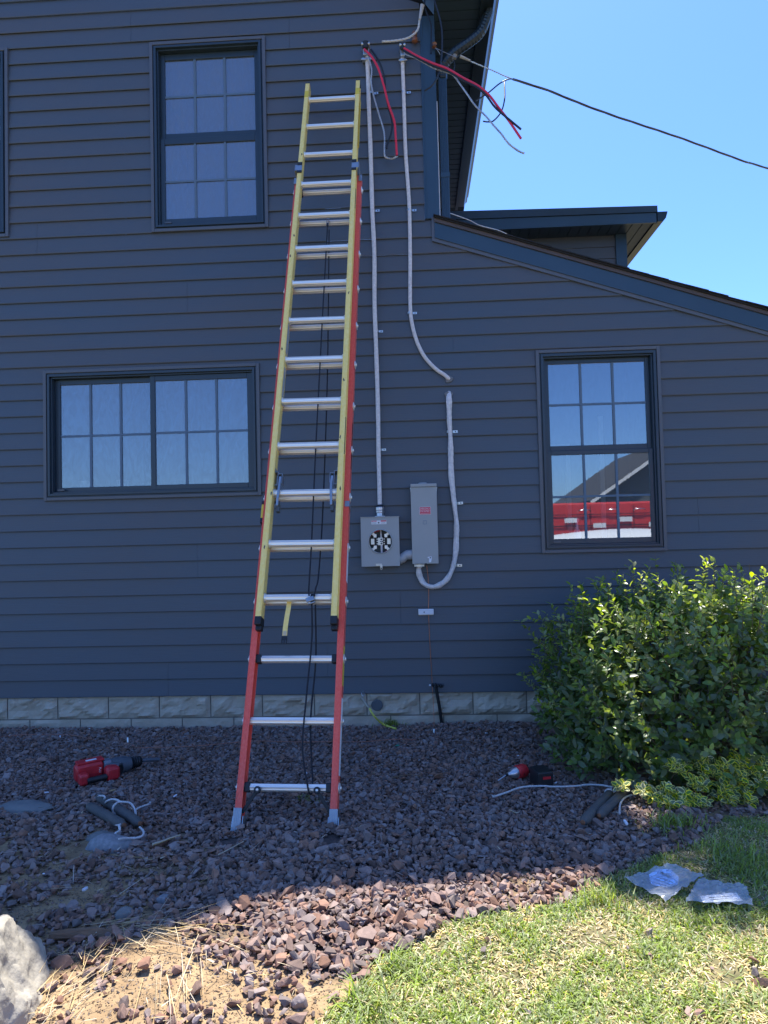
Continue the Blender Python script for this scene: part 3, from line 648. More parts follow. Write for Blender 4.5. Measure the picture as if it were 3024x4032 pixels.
rock('stone_slab', gp(395, 3300), (.065, .05, .028), 14, M_['rock_flat'], 'smooth tan stone slab behind the speckled stone', amp=.08, rot=.5)
rock('round_stone', gp(490, 3605), (.036, .028, .03), 4, M_['rock_flat'], 'round tan pebble at the shadow edge in bare soil', amp=.06)
rock('round_stone', gp(645, 3545), (.05, .025, .02), 9, M_['rock_grey'], 'pale oblong stone in shaded soil above the straw heap', amp=.1)
rock('round_stone', gp(1180, 4008-60), (.026, .02, .022), 6, M_['gravel'], 'single reddish stone alone on the sandy strip', amp=.15)
rock('wood_chunk', gp(320, 3690)+V(0, 0, .01), (.13, .02, .02), 12, M_['wood'], 'weathered piece of bark lying at the edge of the shadow', 'wood chunk', amp=.2, rot=.12)

# ================================================================== LADDER
LO = V(-.62, -1.70, 1.03); LU = V(.0174, .384, .9232); LU /= np.linalg.norm(LU); LR = V(.9997, -.0221, -.0096); LR = LR-LU*(LR@LU); LR /= np.linalg.norm(LR)
LN = np.cross(LR, LU)       # towards camera
def lp(s, r_, n_=0): return LO+LU*s+LR*r_+LN*n_
lad = thing('extension_ladder', lp(-1.16, 0, -.07), 'red and yellow fiberglass extension ladder leaning on the house wall', 'ladder')
SP = .3048
def channel(s0, s1, rc, inner, mat_, name, wf=.030, dp=.068, nc=0.0, t=.005, side=1, ramp=None):
    """C channel rail. rc outer r position; web at inner or outer edge"""
    mbb = MB(); r_out, r_in = rc*side, (rc-wf)*side
    web = r_in if inner else r_out; sg = (1 if inner else -1)*side
    a, b = min(web, web+sg*t), max(web, web+sg*t)
    mbb.bar(lp(s0, (a+b)/2, nc), lp(s1, (a+b)/2, nc), LR*(t/2), LN*(dp/2))
    for q in (-1, 1):
        lo, hi = min(r_out, r_in), max(r_out, r_in)
        lo2, hi2 = (lo, hi)
        # flange butts against the web
        if abs(web-lo) < 1e-9: lo2 = lo+t
        if abs(web-hi) < 1e-9: hi2 = hi-t
        mbb.bar(lp(s0, (lo2+hi2)/2, nc+q*(dp/2-t/2)), lp(s1, (lo2+hi2)/2, nc+q*(dp/2-t/2)), LR*((hi2-lo2)/2), LN*(t/2))
    return mbb.build(name, mat_, lad, bevel=.0015)
FS0, FS1 = -.115, 13.5*SP
BS0, BS1 = -1.06, 10.38*SP
NB = -.070
for sd_ in (-1, 1):
    channel(FS0, FS1, .211, True, M_['yellow'], 'fly_rail', wf=.031, side=sd_)
    channel(BS0, BS1, .241, False, M_['red'], 'base_rail', wf=.033, dp=.066, nc=NB, side=sd_)
def rung_mesh(s, half, nc, name, caps=False, rad=.0185):
    mbb = MB(); n_ = 28; prof = []
    for k in range(n_):
        a = 2*math.pi*k/n_; r_ = rad*(1+(.05 if (k % 4 < 2) else -.03)); cx, cy = math.cos(a)*r_, math.sin(a)*r_*1.0
        prof.append((cx, min(cy, rad*.86)))
    A = lp(s, -half, nc); B = lp(s, half, nc)
    # rung cross-section axes: vertical-ish (LU) and LN
    vs = [A+LN*c+LU*d for c, d in prof]+[B+LN*c+LU*d for c, d in prof]
    mbb.add(vs, [(k, (k+1) % n_, (k+1) % n_+n_, k+n_) for k in range(n_)])
    o = mbb.build(name, M_['alu'], lad, smooth=False); return o
def collar(s, r_, nc, rad, sgn):
    mbb = MB(); mbb.lathe([(0, rad), (.003, rad+.001), (.006, rad-.002), (.010, rad-.005)], lp(s, r_, nc), LR*sgn, 20); return mbb
for i in range(14):
    rg = rung_mesh(i*SP, .181, 0, 'rung')
    for sgn in (-1, 1): collar(i*SP, sgn*.1795, 0, .0255, -sgn).build('collar', M_['alu'], rg, smooth=True)
for i in range(-3, 11):
    rg = rung_mesh(i*SP, .234, NB, 'rung', rad=.0185)
    for sgn in (-1, 1):
        mbb = MB(); mbb.lathe([(0, .026), (.003, .026), (.006, .02), (.008, .010), (.012, .008)], lp(i*SP, sgn*.2415, NB), LR*sgn, 20); mbb.build('rivet', M_['alu'], rg, smooth=True)
    if i in (-3, -1, 2, 10):
        for sgn in (-1, 1):
            mbb = MB(); mbb.obox(lp(i*SP, sgn*.1955, NB), (LR, LU, LN), (.014, .0225, .0225)); mbb.build('rung_sleeve', M_['black'], rg, bevel=.006)
# rail caps
for sd_ in (-1, 1):
    mbb = MB(); mbb.obox(lp(FS0-.012, sd_*.1955, 0), (LR, LU, LN), (.0175, .022, .036)); mbb.obox(lp(FS0-.044, sd_*.1955, -.012), (LR, LU, LN), (.0165, .0125, .020)); mbb.build('rail_cap', M_['black'], lad, bevel=.004)
    mbb = MB()
    for q in (-.010, .010): mbb.obox(lp(FS1+.008, sd_*.1955+q, .02), (LR, LU, LN), (.004, .012, .008))
    mbb.obox(lp(FS1+.003, sd_*.1955, 0), (LR, LU, LN), (.0155, .004, .032)); mbb.build('rail_cap', M_['black'], lad)
    # bright yellow mark near top of fly rails
    mbb = MB(); mbb.bar(lp(12.97*SP, sd_*.1955, .0345), lp(13.2*SP, sd_*.1955, .0345), LR*.0153, LN*.0006); mbb.build('tape_mark', M_['yellow2'], lad)
    # top guide brackets around the fly rail
    s_ = 10.5*SP
    mbb = MB(); mbb.obox(lp(s_-.02, sd_*.2025, .037), (LR, LU, LN), (.0245, .028, .002)); mbb.obox(lp(s_-.02, sd_*.229, -.005), (LR, LU, LN), (.002, .03, .043)); mbb.obox(lp(s_-.07, sd_*.234, -.032), (LR, LU, LN), (.012, .03, .004))
    gb = mbb.build('guide_bracket', M_['alu_blue'], lad, bevel=.002)
    mbb = MB(); mbb.obox(lp(s_+.018, sd_*.1955, .038), (LR, LU, LN), (.016, .013, .004)); mbb.build('guide_pad', M_['black'], gb); mbb = MB(); mbb.obox(lp(s_-.060, sd_*.1955, .037), (LR, LU, LN), (.017, .010, .003)); mbb.build('guide_pad', M_['black'], gb)
    # rung locks at fly rung 2
    si = 2*SP; rr = sd_*.150
    mbb = MB()
    mbb.obox(lp(si+.085, rr+sd_*.010, -.006), (LR, LU, LN), (.0015, .042, .026)); mbb.obox(lp(si+.085, rr-sd_*.014, -.006), (LR, LU, LN), (.0015, .030, .026)); mbb.obox(lp(si+.113, rr-sd_*.002, -.006), (LR, LU, LN), (.0125, .0015, .026))
    mbb.obox(lp(si+.126, rr+sd_*.018, -.006), (LR, LU, LN), (.008, .0015, .026)); mbb.obox(lp(si+.136, rr+sd_*.026, -.006), (LR, LU, LN), (.0015, .012, .026)); mbb.obox(lp(si+.044, rr+sd_*.018, -.006), (LR, LU, LN), (.008, .0015, .026))
    lk = mbb.build('rung_lock', M_['alu_blue'], lad, bevel=.0008)
    mbb = MB(); P = [lp(si+.10, rr-sd_*.002, .012), lp(si+.05, rr-sd_*.004, .026), lp(si+.0, rr-sd_*.003, .030), lp(si-.05, rr, .026), lp(si-.085, rr+sd_*.001, .020)]
    for a_, b_ in zip(P, P[1:]): mbb.bar(a_, b_, LR*.0065, LN*.0028)
    mbb.build('lock_hook', M_['alu_blue'], lk, bevel=.001)
    mbb = MB(); mbb.obox(lp(si-.085, rr+sd_*.002, -.02), (LR, LU, LN), (.009, .022, .014)); mbb.lathe([(0, .016), (.01, .016)], lp(si-.06, rr-.004, -.01), LR, 16); mbb.build('lock_flipper', M_['tool_grey'], lk)
# metal sleeve on right base rail
mbb = MB(); s_ = 1.82*SP; mbb.obox(lp(s_-.0, .231, NB+.0345), (LR, LU, LN), (.0125, .017, .0015)); mbb.obox(lp(s_, .2435, NB), (LR, LU, LN), (.0015, .017, .034)); mbb.build('bracket', M_['alu_blue'], lad)
# yellow/black guide on left base rail
mbb = MB(); s_ = 1.72*SP; mbb.obox(lp(s_, -.249, NB), (LR, LU, LN), (.007, .042, .024)); mbb.build('level_guide', M_['yellow2'], lad, bevel=.003)
mbb = MB(); mbb.obox(lp(s_-.058, -.249, NB), (LR, LU, LN), (.008, .015, .026)); mbb.build('level_guide_cap', M_['black'], lad, bevel=.003); mbb = MB(); mbb.obox(lp(s_+.052, -.249, NB), (LR, LU, LN), (.008, .009, .026)); mbb.build('level_guide_cap', M_['black'], lad, bevel=.003)
# feet
for sd_ in (-1, 1):
    rc = sd_*.2245; mbb = MB()
    mbb.bar(lp(-1.005, rc, NB+.0345), lp(-1.115, rc, NB+.0345), LR*.0185, LN*.002)
    for q in (-.012, -.004, .004, .012): mbb.bar(lp(-1.006, rc+q, NB+.0372), lp(-1.114, rc+q, NB+.0372), LR*.0018, LN*.0009)
    mbb.bar(lp(-1.005, rc+sd_*.0185, NB), lp(-1.115, rc+sd_*.0185, NB), LR*.002, LN*.036)
    ft = mbb.build('foot', M_['alu_blue'], lad, bevel=.001)
    mbb = MB(); tl = .015 if sd_ < 0 else 0
    for q in (-1, 1): mbb.bar(lp(-1.040, rc+q*.0235, NB-.004), lp(-1.158, rc+q*.025, NB+.012), LR*.0018, LN*.028)
    mbb.bar(lp(-1.145, rc, NB+.046), lp(-1.157, rc, NB+.046), LR*.027, LN*.0022) if sd_ < 0 else None
    mbb.bar(lp(-1.153, rc-.026, NB+.01), lp(-1.153, rc+.026, NB+.01), LU*.0025, LN*.045)
    mbb.lathe([(0, .007), (.006, .007)], lp(-1.07, rc+sd_*.0275, NB), LR*sd_, 12)
    mbb.build('shoe', M_['zinc'], ft)
    mbb = MB(); mbb.bar(lp(-1.165, rc-.025, NB+.01), lp(-1.165, rc+.025, NB+.01), LU*.009, LN*.05); mbb.obox(lp(-1.13, rc, NB), (LR, LU, LN), (.018, .015, .03)); mbb.build('rubber_pad', M_['black'], ft, bevel=.002)
    # brace from bottom rung to rail
    mbb = MB(); A = lp(-3*SP-.012, sd_*.142, NB+.026); B = lp(-3*SP-.115, sd_*.212, NB+.012); mbb.bar(A, B, LR*.010, LN*.003); br = mbb.build('brace', M_['black'], lad, bevel=.002)
    mbb = MB(); mbb.lathe([(0, .0165), (.004, .0165), (.006, .014)], A+LN*.001, LN, 20); mbb.build('brace_washer', M_['black'], br, smooth=True)
    mbb = MB(); mbb.lathe([(.006, .0065), (.009, .0065), (.012, .003)], A+LN*.001, LN, 14); mbb.build('brace_bolt', M_['alu'], br, smooth=True)
# pulley on base top-1 rung, rope, rope tie
mbb = MB(); pc_ = lp(9*SP-.015, .02, -.03); 
for q in (-.007, .007): mbb.bar(pc_+LR*q+LU*.0, pc_+LR*q-LU*.055, LR*.0012, LN*.009)
mbb.bar(pc_+LU*.03, pc_-LU*.0, LR*.0085, LN*.002); pl = mbb.build('pulley', M_['alu_blue'], lad)
mbb = MB(); mbb.lathe([(-.005, .013), (.005, .013)], pc_-LU*.045, LR, 16); mbb.build('pulley_wheel', M_['black'], pl)
mbb = MB(); mbb.tube([lp(9*SP-.07, .022, -.02), lp(6*SP, .028, -.02), lp(3*SP, .038, -.018), lp(.9*SP, .050, -.010), lp(.1*SP, .052, .0), lp(.02*SP, .060, .022)], .0042, 6)
mbb.tube(catmull([lp(8.7*SP, .030, -.045), lp(5*SP, .062, -.12), lp(2*SP, .083, -.11), lp(.5*SP, .093, -.04), lp(.15*SP, .092, .02), lp(0, .088, .026)]), .0042, 6)
mbb.tube(catmull([lp(-.01, .074, .02), lp(-.7*SP, .080, -.02), lp(-1.6*SP, .068, -.03), lp(-2.4*SP, .062, -.035), lp(-2.95*SP, .094, -.046), lp(-3.06*SP, .104, -.046), lp(-3.08*SP, .112, -.07), lp(-2.9*SP, .110, -.094), lp(-2*SP, .083, -.10), lp(-1*SP, .092, -.10), lp(-.1*SP, .088, -.02)], 6), .0042, 6)
for q in range(3): mbb.lathe([(-.003, .0245), (.003, .0245)], lp(-.004, .070+.007*q, 0), LR, 18)
mbb.build('rope', M_['rope_black'], lad)
mbb = MB(); mbb.obox(lp(-.018, .068, .032), (LR*.93+LU*.3, LU*.95-LR*.3, LN), (.022, .012, .006)); mbb.obox(lp(-.038, .078, .030), (LR*.93+LU*.3, LU*.95-LR*.3, LN), (.02, .004, .008)); mbb.build('rope_clip', M_['alu_blue'], lad, bevel=.003)
# strap
mbb = MB(); P = catmull([lp(-.01, -.052, -.025), lp(-.05, -.054, -.024), lp(-.10, -.058, -.02), lp(-.15, -.062, -.022), lp(-.195, -.062, -.02)], 4)
for a_, b_ in zip(P, P[1:]): mbb.bar(a_, b_, LR*.0125, LN*.001)
st = mbb.build('strap', M_['yellow'], lad)
mbb = MB(); c0 = lp(-.208, -.062, -.02); mbb.obox(c0, (LR, LU, LN), (.0145, .009, .004))
for q in (-.012, 0, .012): mbb.obox(c0+LR*q-LU*.018, (LR, LU, LN), (.0028, .011, .003))
mbb.build('buckle', M_['black'], st)
mbb = MB(); mbb.obox(lp(-.183, -.062, -.017), (LR, LU, LN), (.009, .011, .0006)); mbb.build('strap_tag', M_['dry'], st)
# warning labels on the right base rail web and inside left fly rail
def raillabel(s0, s1, col, nm='rail_label', r_=.2418, nc=NB, wd=.024):
    mbb = MB(); mbb.bar(lp(s0, r_, nc), lp(s1, r_, nc), LR*.0004, LN*wd); return mbb.build(nm, col, lad)
raillabel(-.02-.22, -.10-.22+.02, M_['yellow2']); raillabel(-.30, -.44, M_['yellow2']); raillabel(-.50, -.86, M_['white_label']); raillabel(1.05*SP, .35*SP, M_['white_label']); raillabel(3.6*SP, 2.6*SP, M_['black'], wd=.012)
raillabel(5.9*SP, 5.15*SP, mat('label_grey', (.35,.38,.42), .6), r_=-.1792, nc=0, wd=.02); raillabel(4.8*SP, 4.1*SP, M_['label_grey'] if 'label_grey' in M_ else bpy.data.materials['label_grey'], r_=-.1792, nc=0, wd=.018)
mbb = MB(); mbb.bar(lp(2.75*SP, .2128, .028), lp(3.55*SP, .2128, .028), LR*.0014, LN*.004); mbb.bar(lp(9.1*SP, .2128, .02), lp(9.7*SP, .2128, .02), LR*.0012, LN*.006); mbb.build('scuff', mat('scuff', (.08,.07,.05), .8), lad)
for i_, (s_, sd_, q_) in enumerate(((1.95, -1, .010), (5.2, -1, -.006), (8.3, -1, .004), (2.02, 1, .004), (3.1, 1, -.009), (6.6, 1, .003), (.9, -1, .0), (10.9, -1, .006), (4.4, 1, -.004), (7.7, -1, -.008))):
    mbb = MB(); n_ = 9; mbb.poly([lp(s_*SP+(.012+.005*math.sin(k*2.3+i_))*math.sin(6.283*k/n_), sd_*.1955+q_+(.004+.002*math.sin(k*3.1+i_))*math.cos(6.283*k/n_), .0342) for k in range(n_)], LN*.0004); mbb.build('smudge', bpy.data.materials['scuff'] if i_ % 2 else M_['iron'], lad)
mbb = MB(); mbb.bar(lp(11.3*SP, .214, -.02), lp(12.95*SP, .214, -.02), LR*.002, LN*.014); mbb.build('rail_stiffener', M_['yellow2'], lad)

# ================================================================== ELECTRICAL
def pts(L, Y=-.035): return [wp(x, y, Y if not hasattr(Y, '__len__') else Y[i]) for i, (x, y) in enumerate(L)]
c2 = lambda L: [(1100+x*.6028, y*.6028) for x, y in L]
def twisted(P, r_, n_=3, pitch=.05, mb_=None, rr=None):
    mb_ = mb_ or MB(); Q = catmull(P, 10); acc = 0; paths = [[] for _ in range(n_)]
    for i, p in enumerate(Q):
        t = Q[min(i+1, len(Q)-1)]-Q[max(i-1, 0)]; t = t/(np.linalg.norm(t)+1e-9); a = np.cross(t, V(.1, .9, .3)); a /= np.linalg.norm(a); b_ = np.cross(t, a)
        if i: acc += np.linalg.norm(Q[i]-Q[i-1])
        for k in range(n_):
            th = 2*math.pi*(acc/pitch+k/n_); paths[k].append(p+(a*math.cos(th)+b_*math.sin(th))*r_)
    for q in paths: mb_.tube(q, rr or r_*1.05, 5)
    return mb_
def weatherhead(p, parent, sc=1.0):
    m1 = MB(); x, y, z = p
    m1.poly([(x-.034*sc, -.018, z-.01), (x-.034*sc, -.018, z+.022), (x-.034*sc, -.10, z+.012), (x-.034*sc, -.105, z-.004), (x-.034*sc, -.10, z-.012)], (.068*sc, 0, 0))
    m1.box((x-.024*sc, -.065, z-.065), (x+.024*sc, -.018, z-.01)); wh = m1.build('weatherhead', M_['zinc'], parent, bevel=.005)
    m1 = MB(); m1.lathe([(0, .022*sc), (.045, .026*sc)], (x, -.085, z-.03), (0, -.1, 1), 16); m1.build('head_insert', M_['black'], wh)
    m1 = MB(); m1.box((x-.034*sc, -.056, z-.098), (x+.034*sc, -.014, z-.080)); m1.lathe([(0, .006), (.012, .006)], (x-.03*sc, -.05, z-.09), (-1, 0, 0), 8); m1.lathe([(0, .006), (.012, .006)], (x+.03*sc, -.05, z-.09), (1, 0, 0), 8); m1.build('head_clamp', M_['zinc'], wh, bevel=.002)
# left service cable
h1 = wp(1441, 186, -.05); sc1 = thing('service_cable', (h1[0], -.03, h1[2]), 'grey service entrance cable running straight down to the round meter box', 'cable')
P = catmull(pts([(1446, 225), (1450, 330), (1452, 400), (1460, 620), (1466, 830), (1474, 1000), (1475, 1200), (1482, 1400), (1488, 1600), (1491, 1800), (1496, 2000)], -.034), 8)
m1 = MB(); m1.tube(P, [.0172+.0006*math.sin(i*.9) for i in range(len(P))], 14, flat=.8); m1.build('cable_sheath', M_['cable'], sc1, smooth=True)
weatherhead((h1[0], 0, h1[2]-.005), sc1, 1.0)
m1 = MB(); m1.tube(catmull(pts(c2([(555, 322), (600, 368), (645, 445), (682, 560), (712, 680), (750, 790), (760, 900), (768, 1015)]), [-.10, -.13, -.14, -.14, -.13, -.12, -.11, -.10]), 8), .0088, 10); m1.build('red_conductor', M_['redwire'], sc1, smooth=True)
m1 = MB(); m1.tube(catmull(pts(c2([(598, 322), (650, 400), (684, 500), (696, 620), (717, 720), (737, 800), (730, 870), (706, 940), (700, 970)]), [-.10, -.12, -.11, -.10, -.09, -.08, -.08, -.08, -.08]), 8), .0076, 8); m1.build('black_conductor', M_['blackwire'], sc1, smooth=True)
twisted(pts(c2([(580, 370), (603, 450), (600, 540), (620, 640), (655, 760), (685, 870), (687, 1005), (703, 1030), (740, 1036), (772, 1020)]), -.075), .0038, 3).build('bare_conductor', M_['bare'], sc1, smooth=True)
# right service cable
h2 = wp(1585, 190, -.05); sc2 = thing('service_cable', (h2[0], -.03, h2[2]), 'grey service cable that bends right and enters the siding above the disconnect box', 'cable')
P = catmull(pts([(1584, 230), (1588, 330), (1591, 420), (1597, 600), (1611, 800), (1615, 1000), (1615, 1180), (1620, 1260), (1640, 1340), (1672, 1405), (1715, 1452), (1750, 1476), (1767, 1492)], -.032), 8); P[-1] = P[-1]+V(.01, .035, 0)
m1 = MB(); m1.tube(P, .0150, 14, flat=.8); m1.build('cable_sheath', M_['cable'], sc2, smooth=True)
weatherhead((h2[0], 0, h2[2]-.005), sc2, .72)
Yr = [-.10, -.16, -.22, -.28, -.34, -.40, -.42, -.44, -.46, -.48]
m1 = MB(); m1.tube(catmull(pts(c2([(815, 315), (900, 365), (1000, 412), (1100, 450), (1200, 508), (1300, 562), (1370, 622), (1430, 700), (1500, 790), (1578, 905)]), Yr), 8), .0085, 10); m1.build('red_conductor', M_['redwire'], sc2, smooth=True)
m1 = MB(); m1.tube(catmull(pts(c2([(810, 328), (900, 378), (1000, 428), (1100, 466), (1200, 524), (1290, 570), (1350, 622), (1400, 690), (1450, 738), (1578, 845)]), Yr), 8), .0076, 8); m1.build('black_conductor', M_['blackwire'], sc2, smooth=True)
twisted(pts(c2([(822, 352), (900, 384), (1000, 440), (1080, 468), (1135, 490), (1180, 550), (1232, 622), (1280, 690), (1350, 760), (1400, 820), (1450, 875), (1500, 940), (1560, 985), (1600, 1002)]), [-.08, -.15, -.2, -.25, -.28, -.3, -.32, -.34, -.36, -.38, -.4, -.4, -.4, -.4]), .0036, 3).build('bare_conductor', M_['bare'], sc2, smooth=True)
# lower looped cable
l0 = wp(1768, 1552, -.03); sc3 = thing('service_cable', tuple(l0), 'creased grey cable leaving the wall and looping up into the disconnect box', 'cable')
L3 = [(1767, 1548), (1768, 1570), (1769, 1640), (1774, 1740), (1776, 1850), (1786, 1960), (1797, 2060), (1796, 2140), (1788, 2215), (1768, 2268), (1737, 2300), (1702, 2311), (1669, 2297), (1652, 2265), (1648, 2228)]
P = catmull(pts(L3, [.0, -.036]+[-.036]*11+[-.05, -.06]), 9); m1 = MB()
rads = [.0195+.0012*math.sin(i*.7)+.0009*math.sin(i*2.9) for i in range(len(P))]
n_ = 16; m1.tube(P, rads, n_)
for i in range(len(P)):        # flattened, twisted sheath
    ctr = P[i]
    for k in range(n_):
        idx_ = i*n_+k; v = np.array(m1.v[idx_]); th = 2*math.pi*k/n_+i*.12; v = ctr+(v-ctr)*(1-.13*math.cos(2*th)+.05*math.cos(5*th)); m1.v[idx_] = tuple(v)
m1.build('cable_sheath', M_['cable'], sc3, smooth=True)
# seal patches
for (px, py, lab) in ((1767, 1493, 'grey putty patch where the upper cable enters the siding'), (1766, 1556, 'grey putty patch where the lower cable leaves the siding')):
    p = wp(px, py, -.016); m1 = MB(); n_ = 18; prof_ = []
    for k in range(n_): a = 2*math.pi*k/n_; r_ = .031*(1+.12*math.sin(3*a+px)+.08*math.sin(5*a)); prof_.append((p[0]+r_*math.cos(a), -.014, p[2]+r_*math.sin(a)*.9))
    m1.poly(prof_, (0, -.014, 0)); tag(m1.build('duct_seal', M_['putty'], bevel=.004), lab, 'sealant', 'putty patches around the cable holes')
# cable straps
def strap_obj():
    m1 = MB(); n_ = 12; w_ = .0085; r_ = .0205
    pr = [(-r_*math.cos(math.pi*k/n_), -.013-r_*1.35*math.sin(math.pi*k/n_)) for k in range(n_+1)]+[(r_+.003, -.017), (r_+.034, -.017)]
    for (x1, y1), (x2, y2) in zip(pr, pr[1:]): m1.poly([(x1, y1, -w_), (x2, y2, -w_), (x2, y2-.0018, -w_), (x1, y1-.0018, -w_)], (0, 0, 2*w_))
    return m1
mesh0 = None
LEFTS = [((1462, 366), 'beside the ladder top'), ((1467, 829), 'one third of the way down its run'), ((1480, 1303), 'above the middle of its run'), ((1492, 1771), 'nearest above the meter box')]
RIGHTS = [((1590, 362), 'uppermost, below its weatherhead'), ((1612, 826), 'middle one of its three'), ((1614, 1232), 'just above the bend to the right')]
LOWS = [((1770, 1700), 'just below the lower putty patch'), ((1791, 1983), 'beside the upper half of the disconnect box'), ((1787, 2226), 'at the top of the U bend')]
for lst, what in ((LEFTS, 'on the meter box cable'), (RIGHTS, 'on the upper right cable'), (LOWS, 'on the looped lower cable')):
    for (px, py), where in lst:
        p = wp(px, py, -.03); 
        if mesh0 is None: o = strap_obj().build('cable_strap', M_['zinc']); mesh0 = o.data
        else: o = bpy.data.objects.new('cable_strap', mesh0); S.collection.objects.link(o)
        o.location = Vector((float(p[0]), -.002, float(p[2]))); o.rotation_euler = (0, random.uniform(-.08, .08), 0)
        if what.endswith('lower cable'): o.scale = (1.15, 1.15, 1.15)
        tag(o, 'zinc strap '+what+', '+where, 'cable strap', 'one-hole straps holding the grey cables')
        sm = bpy.data.meshes.get('screw_head')
        if sm is None:
            m1 = MB(); m1.lathe([(0, .005), (.003, .0045)], (.042 if False else .040, -.0188, 0), (0, -1, 0), 10); so_ = m1.build('screw', M_['tool_grey']); sm = so_.data; sm.name = 'screw_head'; bpy.data.objects.remove(so_, do_unlink=True)
        s2 = bpy.data.objects.new('screw', sm); S.collection.objects.link(s2); s2.parent = o
# meter socket box
mx0, mx1, mz0, mz1 = -.427, -.124, 1.108, 1.492; YB = -.120
mt = thing('meter_socket', ((mx0+mx1)/2, -.06, mz0), 'square grey meter box with a round open hole and brass jaws', 'meter box')
wpz = wp(1500, 2150, YB)
# positions re-measured on the cover plane
a = wp(1418, 2036, YB); b_ = wp(1576, 2228, YB); mx0, mx1, mz1, mz0 = a[0]+.003, b_[0]-.002, a[2], b_[2]
m1 = MB(); t = .003
m1.box((mx0+.004, -.115, mz0+.004), (mx0+.007, -.016, mz1-.004)); m1.box((mx1-.007, -.115, mz0+.004), (mx1-.004, -.016, mz1-.004)); m1.box((mx0+.007, -.115, mz0+.004), (mx1-.007, -.016, mz0+.007)); m1.box((mx0-.002, -.126, mz1-.004), (mx1+.002, -.016, mz1)); m1.box((mx0+.007, -.020, mz0+.007), (mx1-.007, -.0165, mz1-.004))
m1.build('box_body', M_['enclosure'], mt, bevel=.002)
hc = wp(1498, 2132, YB); HR = .0455*1.0
hc = (hc[0], YB, hc[2])
m1 = MB(); n_ = 48; vs = []; cx, cz = hc[0], hc[2]
for k in range(n_):
    a = 2*math.pi*k/n_; c_, s_ = math.cos(a), math.sin(a); t1 = min([(mx1-cx)/c_ if c_ > 1e-6 else 1e9, (mx0-cx)/c_ if c_ < -1e-6 else 1e9, (mz1-.004-cz)/s_ if s_ > 1e-6 else 1e9, (mz0-cz)/s_ if s_ < -1e-6 else 1e9])
    vs.append((cx+c_*t1, cz+s_*t1))
cor = [(mx0, mz0), (mx1, mz0), (mx1, mz1-.004), (mx0, mz1-.004)]
for q in cor:   # snap nearest ring point to the corner
    j = min(range(n_), key=lambda i: (vs[i][0]-q[0])**2+(vs[i][1]-q[1])**2); vs[j] = q
HR = .087
ring = lambda r_, y: [(cx+r_*math.cos(2*math.pi*k/n_), y, cz+r_*math.sin(2*math.pi*k/n_)) for k in range(n_)]
allv = [(x, YB, z) for x, z in vs]+ring(HR+.008, YB)+ring(HR+.004, YB-.008)+ring(HR, YB-.008)+ring(HR-.002, YB+.012)+[(x, YB+.009, z) for x, z in vs]
fs = []
for r_ in range(4): fs += [(r_*n_+k, r_*n_+(k+1) % n_, (r_+1)*n_+(k+1) % n_, (r_+1)*n_+k) for k in range(n_)]
fs += [(k, (k+1) % n_, 5*n_+(k+1) % n_, 5*n_+k) for k in range(n_)]
m1.add(allv, fs); m1.build('cover', M_['enclosure'], mt)
m1 = MB(); m1.box((cx-.085, -.060, cz-.10), (cx+.085, -.022, cz+.12)); inner = m1.build('inner_panel', M_['enclosure_dark'], mt)
for sx in (-1, 1):
    m1 = MB(); m1.box((cx+sx*.03-.016, -.085, cz-.045), (cx+sx*.03+.016, -.0602, cz+.045)); m1.box((cx+sx*.055-.010, -.08, cz-.03), (cx+sx*.055+.010, -.0602, cz+.03)); m1.build('jaw_block', M_['black'], inner)
    m1 = MB(); m1.box((cx+sx*.062-.012, -.088, cz-.022), (cx+sx*.062+.014, -.0805, cz+.022)); m1.build('bus_plate', M_['alu'], inner)
    for sz in (-1, 1):
        m1 = MB(); ax1 = V(math.cos(.78)*sx, 0, math.sin(.78)*sz); ax2 = V(-ax1[2], 0, ax1[0]); c0 = V(cx+sx*.050, -.095, cz+sz*.052)
        m1.obox(c0-ax1*.012, (V(1,0,0), V(0,0,1), V(0,1,0)), (.011, .013, .010)); m1.obox(c0+ax1*.012, (ax1, ax2, V(0,1,0)), (.014, .010, .008)); m1.build('jaw', M_['alu'], inner, bevel=.001)
    m1 = MB()
    for z in (-.018, .0, .018): m1.lathe([(0, .005), (.003, .004)], (cx+sx*.026, -.0852, cz+z), (0, -1, 0), 10)
    m1.build('terminal', M_['alu'], inner)
m1 = MB(); m1.box((cx-.020, -.09, cz-.028), (cx-.006, -.0605, cz+.028)); m1.box((cx-.004, -.098, cz-.029), (cx+.016, -.0605, cz-.003)); m1.box((cx-.004, -.098, cz+.003), (cx+.016, -.0605, cz+.029)); m1.build('neutral_lug', M_['alu'], inner, bevel=.001)
m1 = MB()
for z in (-.016, .016): m1.lathe([(0, .007), (.001, .007)], (cx+.006, -.0985, cz+z), (0, -1, 0), 12)
m1.build('lug_screw', M_['tool_grey'], inner)
m1 = MB(); m1.tube(catmull([(cx-.075, -.08, cz+.055), (cx-.045, -.09, cz+.078), (cx-.01, -.085, cz+.088), (cx+.01, -.07, cz+.11)]), .009, 8); m1.build('red_lead', M_['redwire'], inner, smooth=True)
m1 = MB(); m1.tube(catmull([(cx+.03, -.08, cz-.085), (cx+.055, -.09, cz-.074), (cx+.075, -.08, cz-.055)]), .008, 8); m1.build('red_lead', M_['redwire'], inner, smooth=True)
m1 = MB(); m1.tube([(cx+.004, -.085, cz+.03), (cx+.002, -.082, cz+.11)], .006, 8); m1.tube([(cx+.006, -.088, cz-.03), (cx+.006, -.085, cz-.09)], .008, 8); m1.build('bare_lead', M_['cable'], inner, smooth=True)
lx, lz = wp(1492, 2058, YB)[0], wp(1492, 2056, YB)[2]
